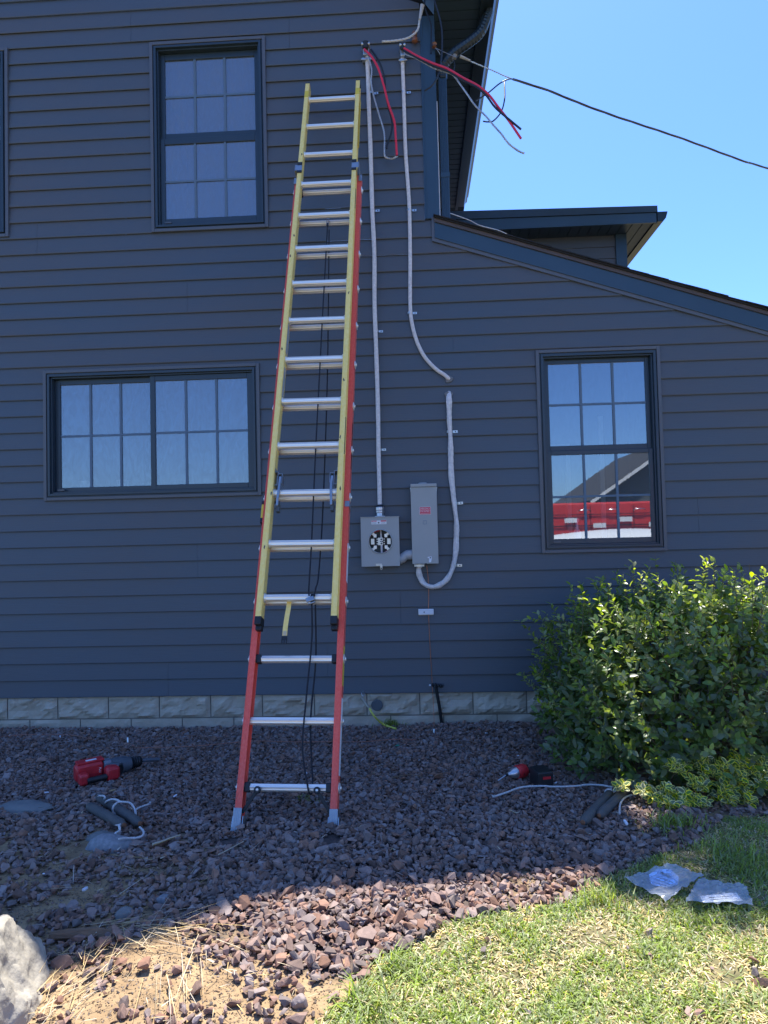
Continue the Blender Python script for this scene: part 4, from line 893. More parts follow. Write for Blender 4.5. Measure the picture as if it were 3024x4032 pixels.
m1 = MB(); m1.box((lx-.057, YB-.0012, lz-.016), (lx+.057, YB-.0002, lz+.013)); wl = m1.build('warning_label', M_['white_label'], mt)
m1 = MB(); m1.box((lx-.056, YB-.0018, lz+.004), (lx-.018, YB-.0013, lz+.012)); m1.box((lx+.014, YB-.0018, lz+.004), (lx+.056, YB-.0013, lz+.012)); m1.build('label_band', M_['red_label'], wl)
text_mesh('DANGER', .009, (lx-.037, YB-.0022, lz+.008), ROTW, M_['white_label'], 'label_text', wl, width=.03, ext=.0002)
m1 = MB(); m1.lathe([(0, .006), (.0006, .006)], (lx-.002, YB-.0013, lz-.004), (0, -1, 0), 10)
for r_ in range(3): m1.box((lx-.052, YB-.0017, lz-.002-.004*r_-.001), (lx-.02, YB-.0013, lz-.002-.004*r_)); m1.box((lx+.016, YB-.0017, lz-.002-.004*r_-.001), (lx+.05, YB-.0013, lz-.002-.004*r_))
m1.build('label_print', M_['tool_grey'], wl)
# hub and connector on top
ux = wp(1496, 2010, -.06)[0]
m1 = MB(); m1.box((ux-.038, -.085, mz1), (ux+.038, -.025, mz1+.006)); m1.lathe([(.006, .029), (.03, .027), (.032, .033), (.045, .033), (.047, .030), (.05, .034), (.072, .034), (.078, .028)], (ux, -.052, mz1), (0, 0, 1), 8); hb = m1.build('hub', M_['zinc'], mt, bevel=.0015)
m1 = MB(); m1.lathe([(.078, .0285), (.088, .026), (.094, .019)], (ux, -.052, mz1), (0, 0, 1), 16); m1.build('hub_gasket', M_['black'], hb, smooth=True)
lx = wp(1497, 2224, YB)[0]
m1 = MB(); m1.box((lx-.032, YB-.006, mz0+.004), (lx+.012, YB-.0005, mz0+.020)); m1.box((lx+.000, YB-.008, mz0-.02), (lx+.017, YB-.004, mz0+.010)); m1.lathe([(0, .0085), (.004, .0085)], (lx+.0085, YB-.004, mz0-.018), (0, -1, 0), 14); m1.build('hasp', M_['zinc'], mt, bevel=.001)
m1 = MB(); m1.lathe([(0, .004), (.0005, .004)], (lx+.0085, YB-.0082, mz0-.018), (0, -1, 0), 10); m1.build('hasp_hole', M_['black'], mt)
# disconnect box
YD2 = -.115; a = wp(1616, 1906, YD2); b_ = wp(1728, 2219, YD2); dx0, dx1, dz1, dz0 = a[0], b_[0]-.002, a[2], b_[2]
dc = thing('disconnect_box', ((dx0+dx1)/2, -.06, dz0), 'tall narrow grey electrical box with a red sticker', 'disconnect box')
m1 = MB(); m1.box((dx0+.003, -.108, dz0+.004), (dx1-.003, -.016, dz1-.018)); m1.build('box_body', M_['enclosure'], dc, bevel=.003)
m1 = MB(); m1.box((dx0, -.128, dz1-.024), (dx1, -.016, dz1)); cp = m1.build('top_cap', M_['enclosure'], dc, bevel=.003)
m1 = MB(); m1.box((dx0, YD2-.004, dz0), (dx1, YD2+.0062, dz1-.0245)); m1.build('cover', M_['enclosure'], dc, bevel=.003)
cx_ = (dx0+dx1)/2-.005
m1 = MB(); m1.lathe([(0, .036), (.006, .036), (.008, .030), (.012, .029)], (cx_, -.06, dz1), (0, 0, 1), 20)
for q in (-.05, .05): m1.lathe([(0, .004), (.004, .003)], (cx_+q, -.06, dz1), (0, 0, 1), 8)
m1.build('hub_plate', M_['enclosure'], cp, smooth=True)
m1 = MB()
for sx, x in ((-1, dx0+.0005), (1, dx1-.0005)): m1.lathe([(0, .004), (.005, .003)], (x, -.118, dz1-.035), (sx, 0, 0), 8); m1.box((x-.001, -.122, dz1-.06), (x+.001, -.119, dz1-.024))
m1.build('side_screw', M_['zinc'], dc)
ex = wp(1674, 2011, YD2); w_, h_ = .042, .029
yl = YD2-.0042
m1 = MB(); m1.box((ex[0]-w_, yl-.001, ex[2]-h_), (ex[0]+w_, yl, ex[2]+h_)); el = m1.build('emergency_label', M_['white_label'], dc)
m1 = MB(); m1.box((ex[0]-w_+.002, yl-.0016, ex[2]-h_+.002), (ex[0]+w_-.002, yl-.0011, ex[2]+h_-.002)); m1.build('label_field', M_['red_label'], el)
text_mesh('EMERGENCY', .019, (ex[0], yl-.002, ex[2]+.014), ROTW, M_['white_label'], 'label_text', el, width=.072, ext=.0002)
text_mesh('DISCONNECT', .019, (ex[0], yl-.002, ex[2]-.003), ROTW, M_['white_label'], 'label_text', el, width=.078, ext=.0002)
m1 = MB(); m1.box((ex[0]-w_+.005, yl-.0021, ex[2]-.020), (ex[0]+w_-.005, yl-.0017, ex[2]-.0175)); m1.build('label_rule', M_['white_label'], el)
em = wp(1673, 2056, YD2); m1 = MB(); M_['emboss'] = mat('emboss', (.21,.26,.30), .4)
for (a_, b2, c_, d_) in ((-.015, .015, .008, .013), (-.015, -.011, -.016, .006), (.011, .015, -.016, .006), (-.010, .010, -.016, -.012)): m1.box((em[0]+a_, yl-.0012, em[2]+c_), (em[0]+b2, yl, em[2]+d_))
m1.build('embossed_mark', M_['emboss'], dc)
hp = wp(1692, 2200, YD2)
m1 = MB(); m1.poly([(hp[0]-.016, yl-.004, hp[2]+.014), (hp[0]+.014, yl-.004, hp[2]+.018), (hp[0]+.016, yl-.004, hp[2]+.004), (hp[0]+.010, yl-.004, hp[2]-.026), (hp[0]-.004, yl-.004, hp[2]-.028), (hp[0]-.008, yl-.004, hp[2]-.020), (hp[0]-.003, yl-.004, hp[2]+.004), (hp[0]-.015, yl-.004, hp[2]+.006)], (0, .003, 0)); hs_ = m1.build('padlock_tab', M_['white'], dc)
m1 = MB(); m1.lathe([(0, .0055), (.0005, .0055)], (hp[0]+.005, yl-.0042, hp[2]+.008), (0, -1, 0), 12); m1.build('tab_hole', M_['tool_grey'], hs_)
m1 = MB(); kx = wp(1677, 2221, YD2)[0]; m1.box((kx-.008, YD2-.008, dz0-.003), (kx+.008, YD2, dz0+.004)); m1.build('latch', M_['black'], dc)
cx2 = wp(1652, 2228, -.07)[0]
m1 = MB(); m1.box((cx2-.040, -.095, dz0-.022), (cx2+.036, -.055, dz0-.003)); m1.lathe([(-.03, .022), (0, .024)], (cx2-.002, -.07, dz0), (0, 0, 1), 16)
for q in (-.03, .026): m1.lathe([(0, .007), (.004, .006)], (cx2+q, -.095, dz0-.012), (0, -1, 0), 10)
m1.build('cable_connector', M_['zinc'], dc, bevel=.003)
# nipple between boxes
n0 = wp(1572, 2199, -.07); n1 = wp(1628, 2183, -.07); m1 = MB()
ym = -.062; P = [(mx1-.006, ym, n0[2]-.006), (mx1+.018, ym, n0[2]-.001), (mx1+.050, ym, n1[2]-.003), (dx0+.003, ym, n1[2]+.0)]
m1.tube(P, [.036, .036, .034, .034], 20); m1.tube([(mx1-.002, ym, n0[2]-.006), (mx1+.008, ym, n0[2]-.004)], .040, 20); m1.tube([(mx1+.048, ym, n1[2]-.004), (dx0+.002, ym, n1[2]-.0005)], .0375, 20)
tag(m1.build('conduit_elbow', M_['pvc'], smooth=True), 'short grey plastic conduit joining the meter box to the disconnect box', 'conduit')
# copper ground wire, bonding box, ground rod
cw = wp(1680, 2226, -.05)
L4 = [(1680, 2226), (1686, 2280), (1688, 2340), (1687, 2396), (1688, 2430), (1690, 2480), (1694, 2560), (1699, 2640), (1702, 2700), (1706, 2760), (1709, 2830), (1709, 2868)]
m1 = MB(); m1.tube(catmull(pts(L4, [-.06, -.04, -.03, -.03, -.03, -.025, -.022, -.022, -.022, -.03, -.07, -.12]), 6), .0026, 8); tag(m1.build('ground_wire', M_['copper'], smooth=True), 'thin copper ground wire hanging from the disconnect box to the gravel', 'wire')
a = wp(1647, 2399, -.045); b_ = wp(1708, 2421, -.045)
bb = thing('bonding_bar', ((a[0]+b_[0])/2, -.02, b_[2]), 'small white rectangular terminal cover on the siding below the cable loop', 'terminal box')
m1 = MB(); m1.box((a[0], -.045, b_[2]+.002), (b_[0], -.020, a[2])); m1.build('cover', M_['white'], bb, bevel=.004)
m1 = MB(); m1.box((a[0]+.002, -.0198, b_[2]-.003), (b_[0]-.002, -.012, b_[2]+.012)); m1.build('base', M_['zinc'], bb)
m1 = MB(); m1.lathe([(0, .005), (.002, .005)], ((a[0]*.62+b_[0]*.38), -.0455, (a[2]+b_[2])/2), (0, -1, 0), 12); m1.build('screw', M_['tool_grey'], bb)
p = gp(1710, 2897); m1 = MB(); m1.lathe([(-.03, .008), (.045, .008), (.048, .006)], (p[0], p[1], p[2]), (0, 0, 1), 12); tag(m1.build('ground_rod', M_['zinc'], smooth=True), 'short grey ground rod stub in the gravel under the copper ground wire', 'ground rod')
p = gp(504, 2938); rd = thing('ground_stake', tuple(p), 'grey ground rod stub left of the ladder with a wire clamped to it', 'ground rod')
m1 = MB(); m1.lathe([(-.03, .0075), (.060, .0075), (.062, .006)], p, (0, 0, 1), 12); m1.build('rod', M_['zinc'], rd, smooth=True)
m1 = MB(); m1.box((p[0]-.012, p[1]-.012, p[2]+.016), (p[0]+.012, p[1]+.012, p[2]+.026)); m1.build('clamp', M_['copper'], rd, bevel=.003)
m1 = MB(); P = [gp(506, 2925, .02)]+[gp(x, y, .034) for x, y in ((540, 2942), (620, 2943), (760, 2938), (900, 2926), (1000, 2918), (1150, 2921), (1300, 2921), (1420, 2921), (1500, 2915), (1570, 2911), (1638, 2912))]
m1.tube(catmull(P, 5), .0023, 6); tag(m1.build('copper_wire', M_['copper'], smooth=True), 'long copper wire lying on the gravel behind the ladder feet', 'wire')
m1 = MB(); P = [gp(x, y, .034) for x, y in ((-20, 2905), (50, 2896), (120, 2892), (220, 2892), (300, 2897), (380, 2916))]
m1.tube(catmull(P, 5), .0023, 6); tag(m1.build('copper_wire', M_['copper'], smooth=True), 'copper wire on the gravel at the far left by the foundation', 'wire')
# black pipe with tape by foundation
p0 = wp(1716, 2706, -.06); p1 = gp(1743, 2862); bp_ = thing('black_pipe', tuple(p1), 'black pipe rising from the gravel to a taped bundle at the siding bottom', 'pipe')
m1 = MB(); m1.tube([p1+V(0, .03, -.03), (p0+p1)/2+V(.002, .0, 0), p0], .0125, 12); m1.build('pipe', M_['blk_pipe'], bp_, smooth=True)
m1 = MB(); q0 = wp(1702, 2698, -.06); q1 = wp(1746, 2702, -.06); Pq = catmull([q0, q0*.7+q1*.3+V(0, -.01, .006), q0*.4+q1*.6, q1], 4); m1.tube(Pq, [.012+.005*math.sin(i*2.1) for i in range(len(Pq))], 9); m1.build('tape_wrap', M_['black'], bp_)
m1 = MB(); q = wp(1693, 2698, -.035); m1.box((q[0]-.007, -.036, q[2]-.006), (q[0]+.007, -.030, q[2]+.006)); m1.build('clip', M_['white'], bp_)
# yellow hose
hs0 = wp(1427, 2745, -.05); yh = thing('yellow_hose', tuple(hs0), 'yellow hose with brass coupling dangling from the foundation', 'hose')
P = [wp(1455, 2790, -.09), wp(1475, 2822, -.13), gp(1510, 2852, .03), gp(1560, 2870, .015)]; m1 = MB(); m1.tube(catmull(P, 8), .0075, 10); m1.build('hose', M_['hose'], yh, smooth=True)
m1 = MB(); m1.tube([wp(1422, 2748, -.06), wp(1436, 2765, -.07), wp(1452, 2787, -.09)], [.013, .0105, .008], 8); m1.build('coupling', mat('brass', (.36,.33,.26), .4, metal=.7), yh)
m1 = MB(); m1.tube(catmull([wp(1431, 2722, -.02), wp(1424, 2730, -.05), wp(1429, 2742, -.06), wp(1434, 2732, -.04), wp(1431, 2724, -.02)], 5), .003, 6); m1.build('hook', M_['zinc'], yh)

# ================================================================== OVERHEAD WIRES
dr = thing('service_drop', tuple(wp(1706, 180, -.06)), 'overhead twisted service cable crossing the sky to the right', 'overhead cable')
L5 = [(1100+1250*.6028, 400*.6028), (1100+1380*.6028, 455*.6028), (2020, 312), (2158, 356), (2287, 408), (2415, 455), (2544, 498), (2673, 541), (2802, 588), (2930, 635), (3024, 663)]
Yd = [-.12+i*.20 for i in range(len(L5))]
P = pts(L5, Yd); e = P[-1]-P[-3]; P += [P[-1]+e*3+V(0, 0, .06), P[-1]+e*14+V(0, 0, 1.4)]
mw = twisted(P[:4], .0030, 3, .05); mw.build('messenger', M_['bare'], dr, smooth=True)
m1 = twisted(P[3-1:], .0050, 3, 1.0, rr=.0052); m1.build('cable', mat('weathered_cable', (.06,.058,.055), .35), dr, smooth=True)
ex1 = pts(c2([(1540, 520), (1500, 517), (1440, 545), (1360, 610), (1280, 660)]), [Yd[2], .2, .1, .0, -.05]); m1 = MB(); m1.tube(catmull(ex1, 8), .0055, 8)
m1.tube(catmull(pts(c2([(1500, 517), (1472, 535), (1472, 640), (1450, 728), (1400, 788), (1362, 796), (1330, 792)]), [.25, .2, .1, .05, 0, 0, 0]), 8), .0055, 8); m1.build('cut_conductor', M_['blackwire'], dr, smooth=True)
k0 = wp(1100+1180*.6028, 368*.6028, -.14); k1 = wp(1100+1247*.6028, 397*.6028, -.12); m1 = MB(); m1.tube([k0, k1], [.014, .009], 8, flat=.6); m1.build('wedge_clamp', M_['pvc'], dr)
m1 = MB(); g0 = wp(1100+1145*.6028, 370*.6028, -.14); m1.lathe([(-.018, .010), (-.012, .018), (-.004, .012), (.004, .012), (.012, .018), (.018, .010)], g0, (.3, 0, 1), 14); m1.build('insulator', M_['rock_grey'], dr, smooth=True)
m1 = MB(); m1.tube(catmull([g0, wp(1100+1075*.6028, 340*.6028, -.10), wp(1100+1015*.6028, 310*.6028, -.05)], 5), .0022, 5); m1.tube(catmull([wp(1100+1015*.6028, 310*.6028, -.05), wp(1100+1035*.6028, 330*.6028, -.06), wp(1100+1050*.6028, 355*.6028, -.06)], 5), .0022, 5); m1.build('tie_wire', M_['bare'], dr)
m1 = MB(); g1 = wp(1100+1012*.6028, 296*.6028, -.05); m1.lathe([(-.02, .012), (-.014, .02), (-.005, .014), (.005, .014), (.014, .02), (.02, .012)], g1, (.1, 0, 1), 14); m1.build('knob', M_['ceramic'], dr, smooth=True)
# upper old clamp with pale wire
q = c2([(935, 30), (917, 125), (905, 190), (870, 230), (820, 255), (740, 268), (670, 272)]); oc = thing('old_wire_clamp', tuple(wp(*q[0], -.10)), 'pale wedge clamp with a short bent wire hanging at the top by the corner post', 'wire clamp')
m1 = MB(); m1.tube([wp(*q[0], -.12), wp(*q[1], -.11)], [.017, .009], 8, flat=.6); m1.build('clamp', M_['pvc'], oc)
twisted([wp(*p_, -.10) for p_ in q[1:]], .0042, 3, .09).build('wire', mat('pale_wire', (.6,.6,.58), .5, metal=.3), oc, smooth=True)
m1 = MB(); g2 = wp(1100+883*.6028, 240*.6028, -.04); m1.lathe([(-.045, .014), (-.04, .024), (-.012, .022), (-.006, .016), (.006, .016), (.012, .022), (.03, .022), (.04, .014)], g2, (0, 0, 1), 14); tag(m1.build('insulator_knob', M_['ceramic'], smooth=True), 'brown ceramic insulator knob on the siding beside the corner post', 'insulator')
m1 = MB(); m1.tube(catmull(pts(c2([(1000, -60), (1018, 20), (1045, 110), (1062, 210), (1060, 350), (1040, 480), (1000, 555), (950, 592)]), -.22), 8), .0066, 8); tag(m1.build('dangling_cable', M_['blackwire'], smooth=True), 'dark cable dangling in front of the corner post with its end bent left', 'cable')
m1 = MB(); m1.tube(catmull(pts(c2([(960, -60), (948, 30), (965, 90), (990, 160), (992, 250), (990, 350)]), -.10), 8), .0062, 8); tag(m1.build('dangling_cable', M_['blackwire'], smooth=True), 'dark cable hanging straight down along the top of the corner post', 'cable')
m1 = MB(); m1.tube(catmull(pts(c2([(1140, 390), (1145, 430), (1130, 470), (1105, 480), (1085, 465)]), -.2), 6), .003, 6); tag(m1.build('wire_scrap', M_['blackwire'], smooth=True), 'small curl of dark wire below the drop cable insulator', 'wire')
m1 = MB(); m1.tube(catmull([wp(1765, 838, .1), wp(1790, 846, .15), (wp(1850, 868, .3)), wp(1890, 888, .35), wp(1965, 908, .5), wp(2010, 930, .6)], 6), .004, 6); tag(m1.build('roof_wire', M_['cable'], smooth=True), 'pale wire lying along the top of the low roof below the eave', 'wire')

# ================================================================== TOOLS, WEIGHTS, ROPES
def frame_at(pa, pb):
    A, B = gp(*pa), gp(*pb); d = B-A; d[2] = 0; ln = np.linalg.norm(d); d /= ln; s_ = V(d[1], -d[0], 0); return A, d, s_, ln
# rotary hammer: axis from rear (300,3075) to the tip (628,3003); s_ points towards the camera side
A, D, Sd, LN_ = frame_at((300, 3095), (628, 3030)); Uz = V(0, 0, 1)
A = A+V(0, 0, groundz(A[0], A[1]))*0
def T(x, y, z): return A+D*x+Sd*y+Uz*z
k_ = LN_/.48
rh = thing('rotary_hammer', tuple(A), 'red and grey rotary hammer drill lying on the gravel at left', 'power tool')
def rbox(x0, x1, y0, y1, z0, z1, ch=.012, taper=None):
    m_ = MB(); x0, x1, y0, y1, z0, z1 = [q*k_ for q in (x0, x1, y0, y1, z0, z1)]
    secs = [(x0, 0, ch), (x0+ch, 0, 0), (x1-ch, 0, 0), (x1, 0, ch)]
    vs = []; 
    for (x, _, c_) in secs:
        Y0, Y1, Z0_, Z1_ = y0+c_, y1-c_, z0+c_, z1-c_; tt = 1 if taper is None else 1+(taper-1)*(x-x0)/(x1-x0); ym_, zm_ = (Y0+Y1)/2, (Z0_+Z1_)/2; hy, hz = (Y1-Y0)/2*tt, (Z1_-Z0_)/2*tt; cc = min(hy, hz)*.35
        for (a_, b2) in ((-hy+cc, -hz), (hy-cc, -hz), (hy, -hz+cc), (hy, hz-cc), (hy-cc, hz), (-hy+cc, hz), (-hy, hz-cc), (-hy, -hz+cc)): vs.append(T(x, ym_+a_, zm_+b2))
    fs = [(i*8+j, i*8+(j+1) % 8, (i+1)*8+(j+1) % 8, (i+1)*8+j) for i in range(3) for j in range(8)]+[tuple(range(8))[::-1], tuple(24+j for j in range(8))]; m_.add(vs, fs); return m_
m_ = rbox(0, .155, -.075, .0, .012, .108); bd = m_.build('motor_housing', M_['tool_red'], rh, bevel=.003, smooth=True)
m_ = rbox(.01, .16, -.078, -.01, .1085, .120, ch=.003); m_.build('housing_ridge', M_['tool_red'], bd, bevel=.002)
m_ = rbox(0.005, .055, .001, .070, .010, .075, ch=.008); m_.build('handle_rear', M_['tool_red'], rh, bevel=.003)
m_ = MB(); m_.tube([T(.045*k_, .062*k_, .034*k_), T(.09*k_, .068*k_, .036*k_), T(.150*k_, .066*k_, .036*k_)], [.018*k_, .0165*k_, .018*k_], 12); m_.build('grip', M_['black'], rh, smooth=True)
m_ = rbox(.145, .225, .006, .086, .004, .088, ch=.014, taper=.9); m_.build('handle_front', M_['tool_red'], rh, bevel=.004, smooth=True)
m_ = rbox(.1555, .200, -.070, .004, .014, .104, ch=.004); m_.build('collar_band', mat('tool_light_grey', (.17,.20,.23), .5), rh, bevel=.002)
m_ = MB(); m_.lathe([(.20*k_, .050*k_), (.23*k_, .052*k_), (.29*k_, .046*k_), (.315*k_, .036*k_)], T(0, -.025*k_, .054*k_), D, 20); gb_ = m_.build('gear_housing', M_['tool_grey'], rh, smooth=True)
m_ = MB(); m_.lathe([(0, .030*k_), (.002, .030*k_)], T(.233*k_, .045*k_, .05*k_), (Sd+D*.9), 18); m_.build('vent_recess', M_['black'], gb_)
m_ = MB(); m_.tube([T(.20*k_, .0*k_, .05*k_), T(.236*k_, .04*k_, .05*k_)], [.045*k_, .037*k_], 14); m_.build('side_housing', M_['tool_grey'], gb_, smooth=True)
m_ = MB(); m_.lathe([(.3155*k_, .030*k_), (.32*k_, .037*k_), (.327*k_, .031*k_), (.333*k_, .038*k_), (.341*k_, .031*k_), (.348*k_, .036*k_), (.356*k_, .029*k_), (.362*k_, .033*k_), (.375*k_, .026*k_), (.38*k_, .018*k_)], T(0, -.025*k_, .054*k_), D, 20); m_.build('chuck', M_['black'], rh, smooth=True)
m_ = MB(); m_.tube([T(.378*k_, -.025*k_, .054*k_), T(.40*k_, -.025*k_, .052*k_), T(.485*k_, -.025*k_, .038*k_)], [.013*k_, .018*k_, .019*k_], 8, flat=.7); m_.build('bit', M_['tool_grey'], rh)
rt_ = Matrix((( D[0], 0, Sd[0], 0), (D[1], 0, Sd[1], 0), (0, 1, 0, 0), (0, 0, 0, 1)))
text_mesh('PLU', .018*k_, T(.130*k_, .0015, .062*k_), rt_ @ Matrix.Rotation(R(-90), 4, 'Z'), M_['white_label'], 'tool_text', bd, ext=.0003)
m_ = rbox(.06, .12, -.045, -.02, .1202, .1212, ch=.0004); m_.build('nameplate', M_['white_label'], bd)
# impact driver
A, D, Sd, LN_ = frame_at((2010, 3040), (2180, 3045)); k_ = .88
im = thing('impact_driver', tuple(A), 'red cordless driver with black battery lying left of the big shrub', 'power tool')
A = gp(2000, 3052)
c5 = lambda x, y, up: gp(1900+x*.3617, 2950+y*.3617, up+.022)
h0 = c5(300, 270, .035); h1_ = c5(470, 225, .040); ax_ = h1_-h0; ax_ /= np.linalg.norm(ax_)
m_ = MB(); m_.lathe([(-.018, .011), (0, .014), (.01, .024), (.038, .031), (.042, .031)], h0, ax_, 18); m_.build('nose', M_['zinc'], im, smooth=True)
m_ = MB(); m_.lathe([(-.03, .007), (-.018, .008)], h0, ax_, 10); m_.build('collet', M_['black'], im)
m_ = MB(); m_.lathe([(.0425, .034), (.05, .037), (.095, .037), (.108, .031), (.112, .018)], h0, ax_, 18); m_.build('motor_housing', M_['tool_red'], im, smooth=True)
m_ = MB(); m_.tube([h0-ax_*.03, h0-ax_*.085+V(0, 0, -.018)], .0032, 6); m_.build('bit', M_['zinc'], im)
b0 = c5(600, 250, .035); m_ = MB(); m_.tube([h0+ax_*.085, h0+ax_*.10+(b0-h0)*.25, b0], [.020, .018, .020], 10); m_.build('grip', M_['black'], im, smooth=True)
m_ = MB(); m_.tube([h0+ax_*.06+V(0, -.026, -.003), h0+ax_*.09+V(.0, -.030, -.003)], [.014, .012], 8); m_.build('trigger', M_['black'], im)
bx_ = c5(640, 290, .045); dd = V(.97, .24, 0); ss = V(.24, -.97, 0)
m_ = MB(); m_.obox(bx_+V(0, 0, -.005), (dd, ss, Uz), (.044, .058, .044)); bt = m_.build('battery', M_['black'], im, bevel=.008)
m_ = MB(); m_.obox(bx_+dd*.0446+V(0, 0, .0), (dd, ss, Uz), (.0008, .032, .010)); m_.build('battery_label', M_['tool_red'], bt)
m_ = MB(); m_.obox(bx_+ss*.0585+dd*.006+V(0, 0, .008), (dd, ss, Uz), (.022, .0008, .007)); m_.build('battery_label', M_['tool_red'], bt)
# sash weights
def weight(pa, pb, label, rust_end=1, r_=.0225, up=.036):
    A_, B_ = gp(*pa, up), gp(*pb, up); ax = B_-A_; L_ = np.linalg.norm(ax); ax /= L_
    o = thing('sash_weight', tuple(A_), label, 'sash weight', 'old iron window weights tied with cord')
    m_ = MB(); m_.lathe([(0, r_*.35), (.010, r_*.75), (.03, r_), (L_*.5, r_*1.03), (L_-.035, r_), (L_-.012, r_*.7), (L_-.001, r_*.45)], A_, ax, 18); m_.build('iron_body', M_['iron'], o, smooth=True)
    e_ = B_ if rust_end else A_; dd_ = ax if rust_end else -ax
    m_ = MB(); m_.lathe([(-.004, r_*.5), (.004, r_*.45), (.008, r_*.2)], e_, dd_, 12); m_.build('rusty_end', M_['rust'], o, smooth=True)
weight((347, 3172), (488, 3249), 'grey cylindrical iron weight nearest the speckled stone, rusty at its cord end')
weight((386, 3135), (552, 3243), 'grey cylindrical iron weight with white cord looped over it, below the rotary hammer', 1)
weight((2405, 3122), (2294, 3238), 'left weight of the pair under the shrub, cord ring at its upper end')
weight((2475, 3103), (2358, 3212), 'right weight of the pair under the shrub, reaching under the leaves')
def rope(P, label, ends=(False, True), r_=.0046):
    m_ = MB(); Q = catmull(P, 8); m_.tube(Q, [r_*(1+.06*math.sin(i*1.7)) for i in range(len(Q))], 8)
    for e_, fl in ((Q[0], ends[0]), (Q[-1], ends[1])):
        if fl:
            for j in range(7): d_ = rng.normal(size=3)*.007; d_[2] = abs(d_[2]); m_.tube([e_, e_+d_], [r_*.8, .001], 5)
    return tag(m_.build('cord', M_['rope'], smooth=True), label, 'cord', 'white cords of the window weights')
c7 = lambda x, y, up=.02: gp(200+x*.3014, 2950+y*.3014, up+.012)
rope([c7(700, 720, .015), c7(730, 680, .05), c7(790, 655, .062), c7(860, 660, .062), c7(910, 690, .055), c7(925, 730, .03)], 'short white cord arch over the upper left weight', (False, False))
rope([c7(840, 850, .012), c7(810, 810, .03), c7(820, 745, .055), c7(880, 692, .065), c7(960, 688, .065), c7(1040, 705, .055), c7(1090, 770, .04), c7(1105, 840, .022), c7(1112, 850, .016), c7(1112, 800, .016), c7(1150, 765, .02), c7(1220, 738, .02), c7(1300, 710, .02)], 'white cord looping over the left weight and ending in a frayed tail pointing right')
rope([c7(640, 610, .05), c7(690, 610, .06), c7(710, 640, .05), c7(680, 655, .03)], 'knotted white cord end at the far tip of the upper left weight', (True, True))
rope([c7(890, 990, .045), c7(900, 1060, .03), c7(850, 1095, .018), c7(800, 1165, .02)], 'short knotted white cord on the near end of the lower left weight', (True, False), .0055)
rope([c7(890, 1172, .045), c7(980, 1160, .03), c7(1090, 1160, .02), c7(1170, 1145, .018), c7(1210, 1110, .018), c7(1205, 1060, .018), c7(1160, 1018, .02)], 'white cord curving around right of the speckled stone', (False, False))
c9 = lambda x, y, up=.034: gp(1900+x*.3617, 2950+y*.3617, up)
rope([c9(*q) for q in ((1530, 398), (1400, 408), (1300, 392), (1150, 386), (1000, 402), (780, 408), (640, 400), (420, 415), (250, 475), (120, 518))], 'long white cord stretching left from under the shrub')
rope([c9(*q) for q in ((1625, 497), (1570, 515), (1530, 545), (1498, 600), (1492, 660), (1490, 705))], 'short white cord with frayed end right of the right weights')
rope([c9(1525, 400, .024), c9(1490, 445, .03), c9(1440, 462, .03), c9(1400, 455, .03)], 'white cord curl joining the two right weights', (False, False), .004)
p = gp(2404, 3122, .026); m_ = MB(); ax = gp(2294, 3238, .026)-p; ax /= np.linalg.norm(ax); m_.lathe([(.012, .0225), (.016, .027), (.022, .027), (.026, .0225)], p, ax, 16); m_.tube([p, c9(1400, 430, .03), c9(1410, 410, .024)], .0045, 6); tag(m_.build('cord', M_['rope'], smooth=True), 'white cord ring tied round the left weight of the right pair', 'cord', 'white cords of the window weights')

# ---- plastic bags
def bag(cor, label, seed, leaf, leafmat, lines, grp='clear plastic bags on the grass'):
    P = [gp(*q, .035) for q in cor]; o = thing('plastic_bag', tuple(sum(P)/4), label, 'plastic bag', grp)
    n_ = 26; vs = []; 
    for j in range(n_+1):
        for i in range(n_+1):
            u, v = i/n_, j/n_; b0_ = P[0]*(1-u)*(1-v)+P[1]*u*(1-v)+P[2]*u*v+P[3]*(1-u)*v
            z = .016*abs(mnoise.noise(Vector((u*4+seed, v*3, 1))))+.010*mnoise.noise(Vector((u*8, v*8+seed, 4)))+.005*abs(mnoise.noise(Vector((u*15, v*14, seed))))
            e_ = .010*mnoise.noise(Vector((u*5, v*5, seed+9))); vs.append((b0_[0]+e_, b0_[1]+e_*.8, b0_[2]+z-.005))
    fs = [(j*(n_+1)+i, j*(n_+1)+i+1, (j+1)*(n_+1)+i+1, (j+1)*(n_+1)+i) for j in range(n_) for i in range(n_)]
    m_ = MB(); m_.add(vs, fs); m_.build('film', M_['film'], o)
    Q = [gp(*q, .030) for q in leaf]; m_ = MB(); m_.poly(Q, (0, 0, .0015)); lf = m_.build('leaflet', leafmat, o)
    m_ = MB()
    for (a_, b2, wd) in lines: A_, B_ = gp(*a_, .0318), gp(*b2, .0318); d_ = B_-A_; d_ /= np.linalg.norm(d_); m_.bar(A_, B_, np.cross(d_, V(0, 0, 1))*wd, V(0, 0, .0004))
    m_.build('leaflet_print', M_['tool_grey'], lf)
M_['paper_blue'] = mat('blue_paper', (.55,.72,.98), .7)
bag([(2455, 3452), (2640, 3400), (2772, 3440), (2620, 3545)], 'clear crumpled plastic bag holding a pale blue leaflet, on the grass edge', 3, [(2555, 3445), (2590, 3422), (2640, 3424), (2674, 3455), (2668, 3485), (2620, 3494), (2565, 3484)], M_['paper_blue'], [((2600, 3435), (2640, 3455), .008), ((2585, 3452), (2650, 3475), .0012), ((2580, 3462), (2640, 3483), .0012), ((2578, 3475), (2625, 3488), .0022)])
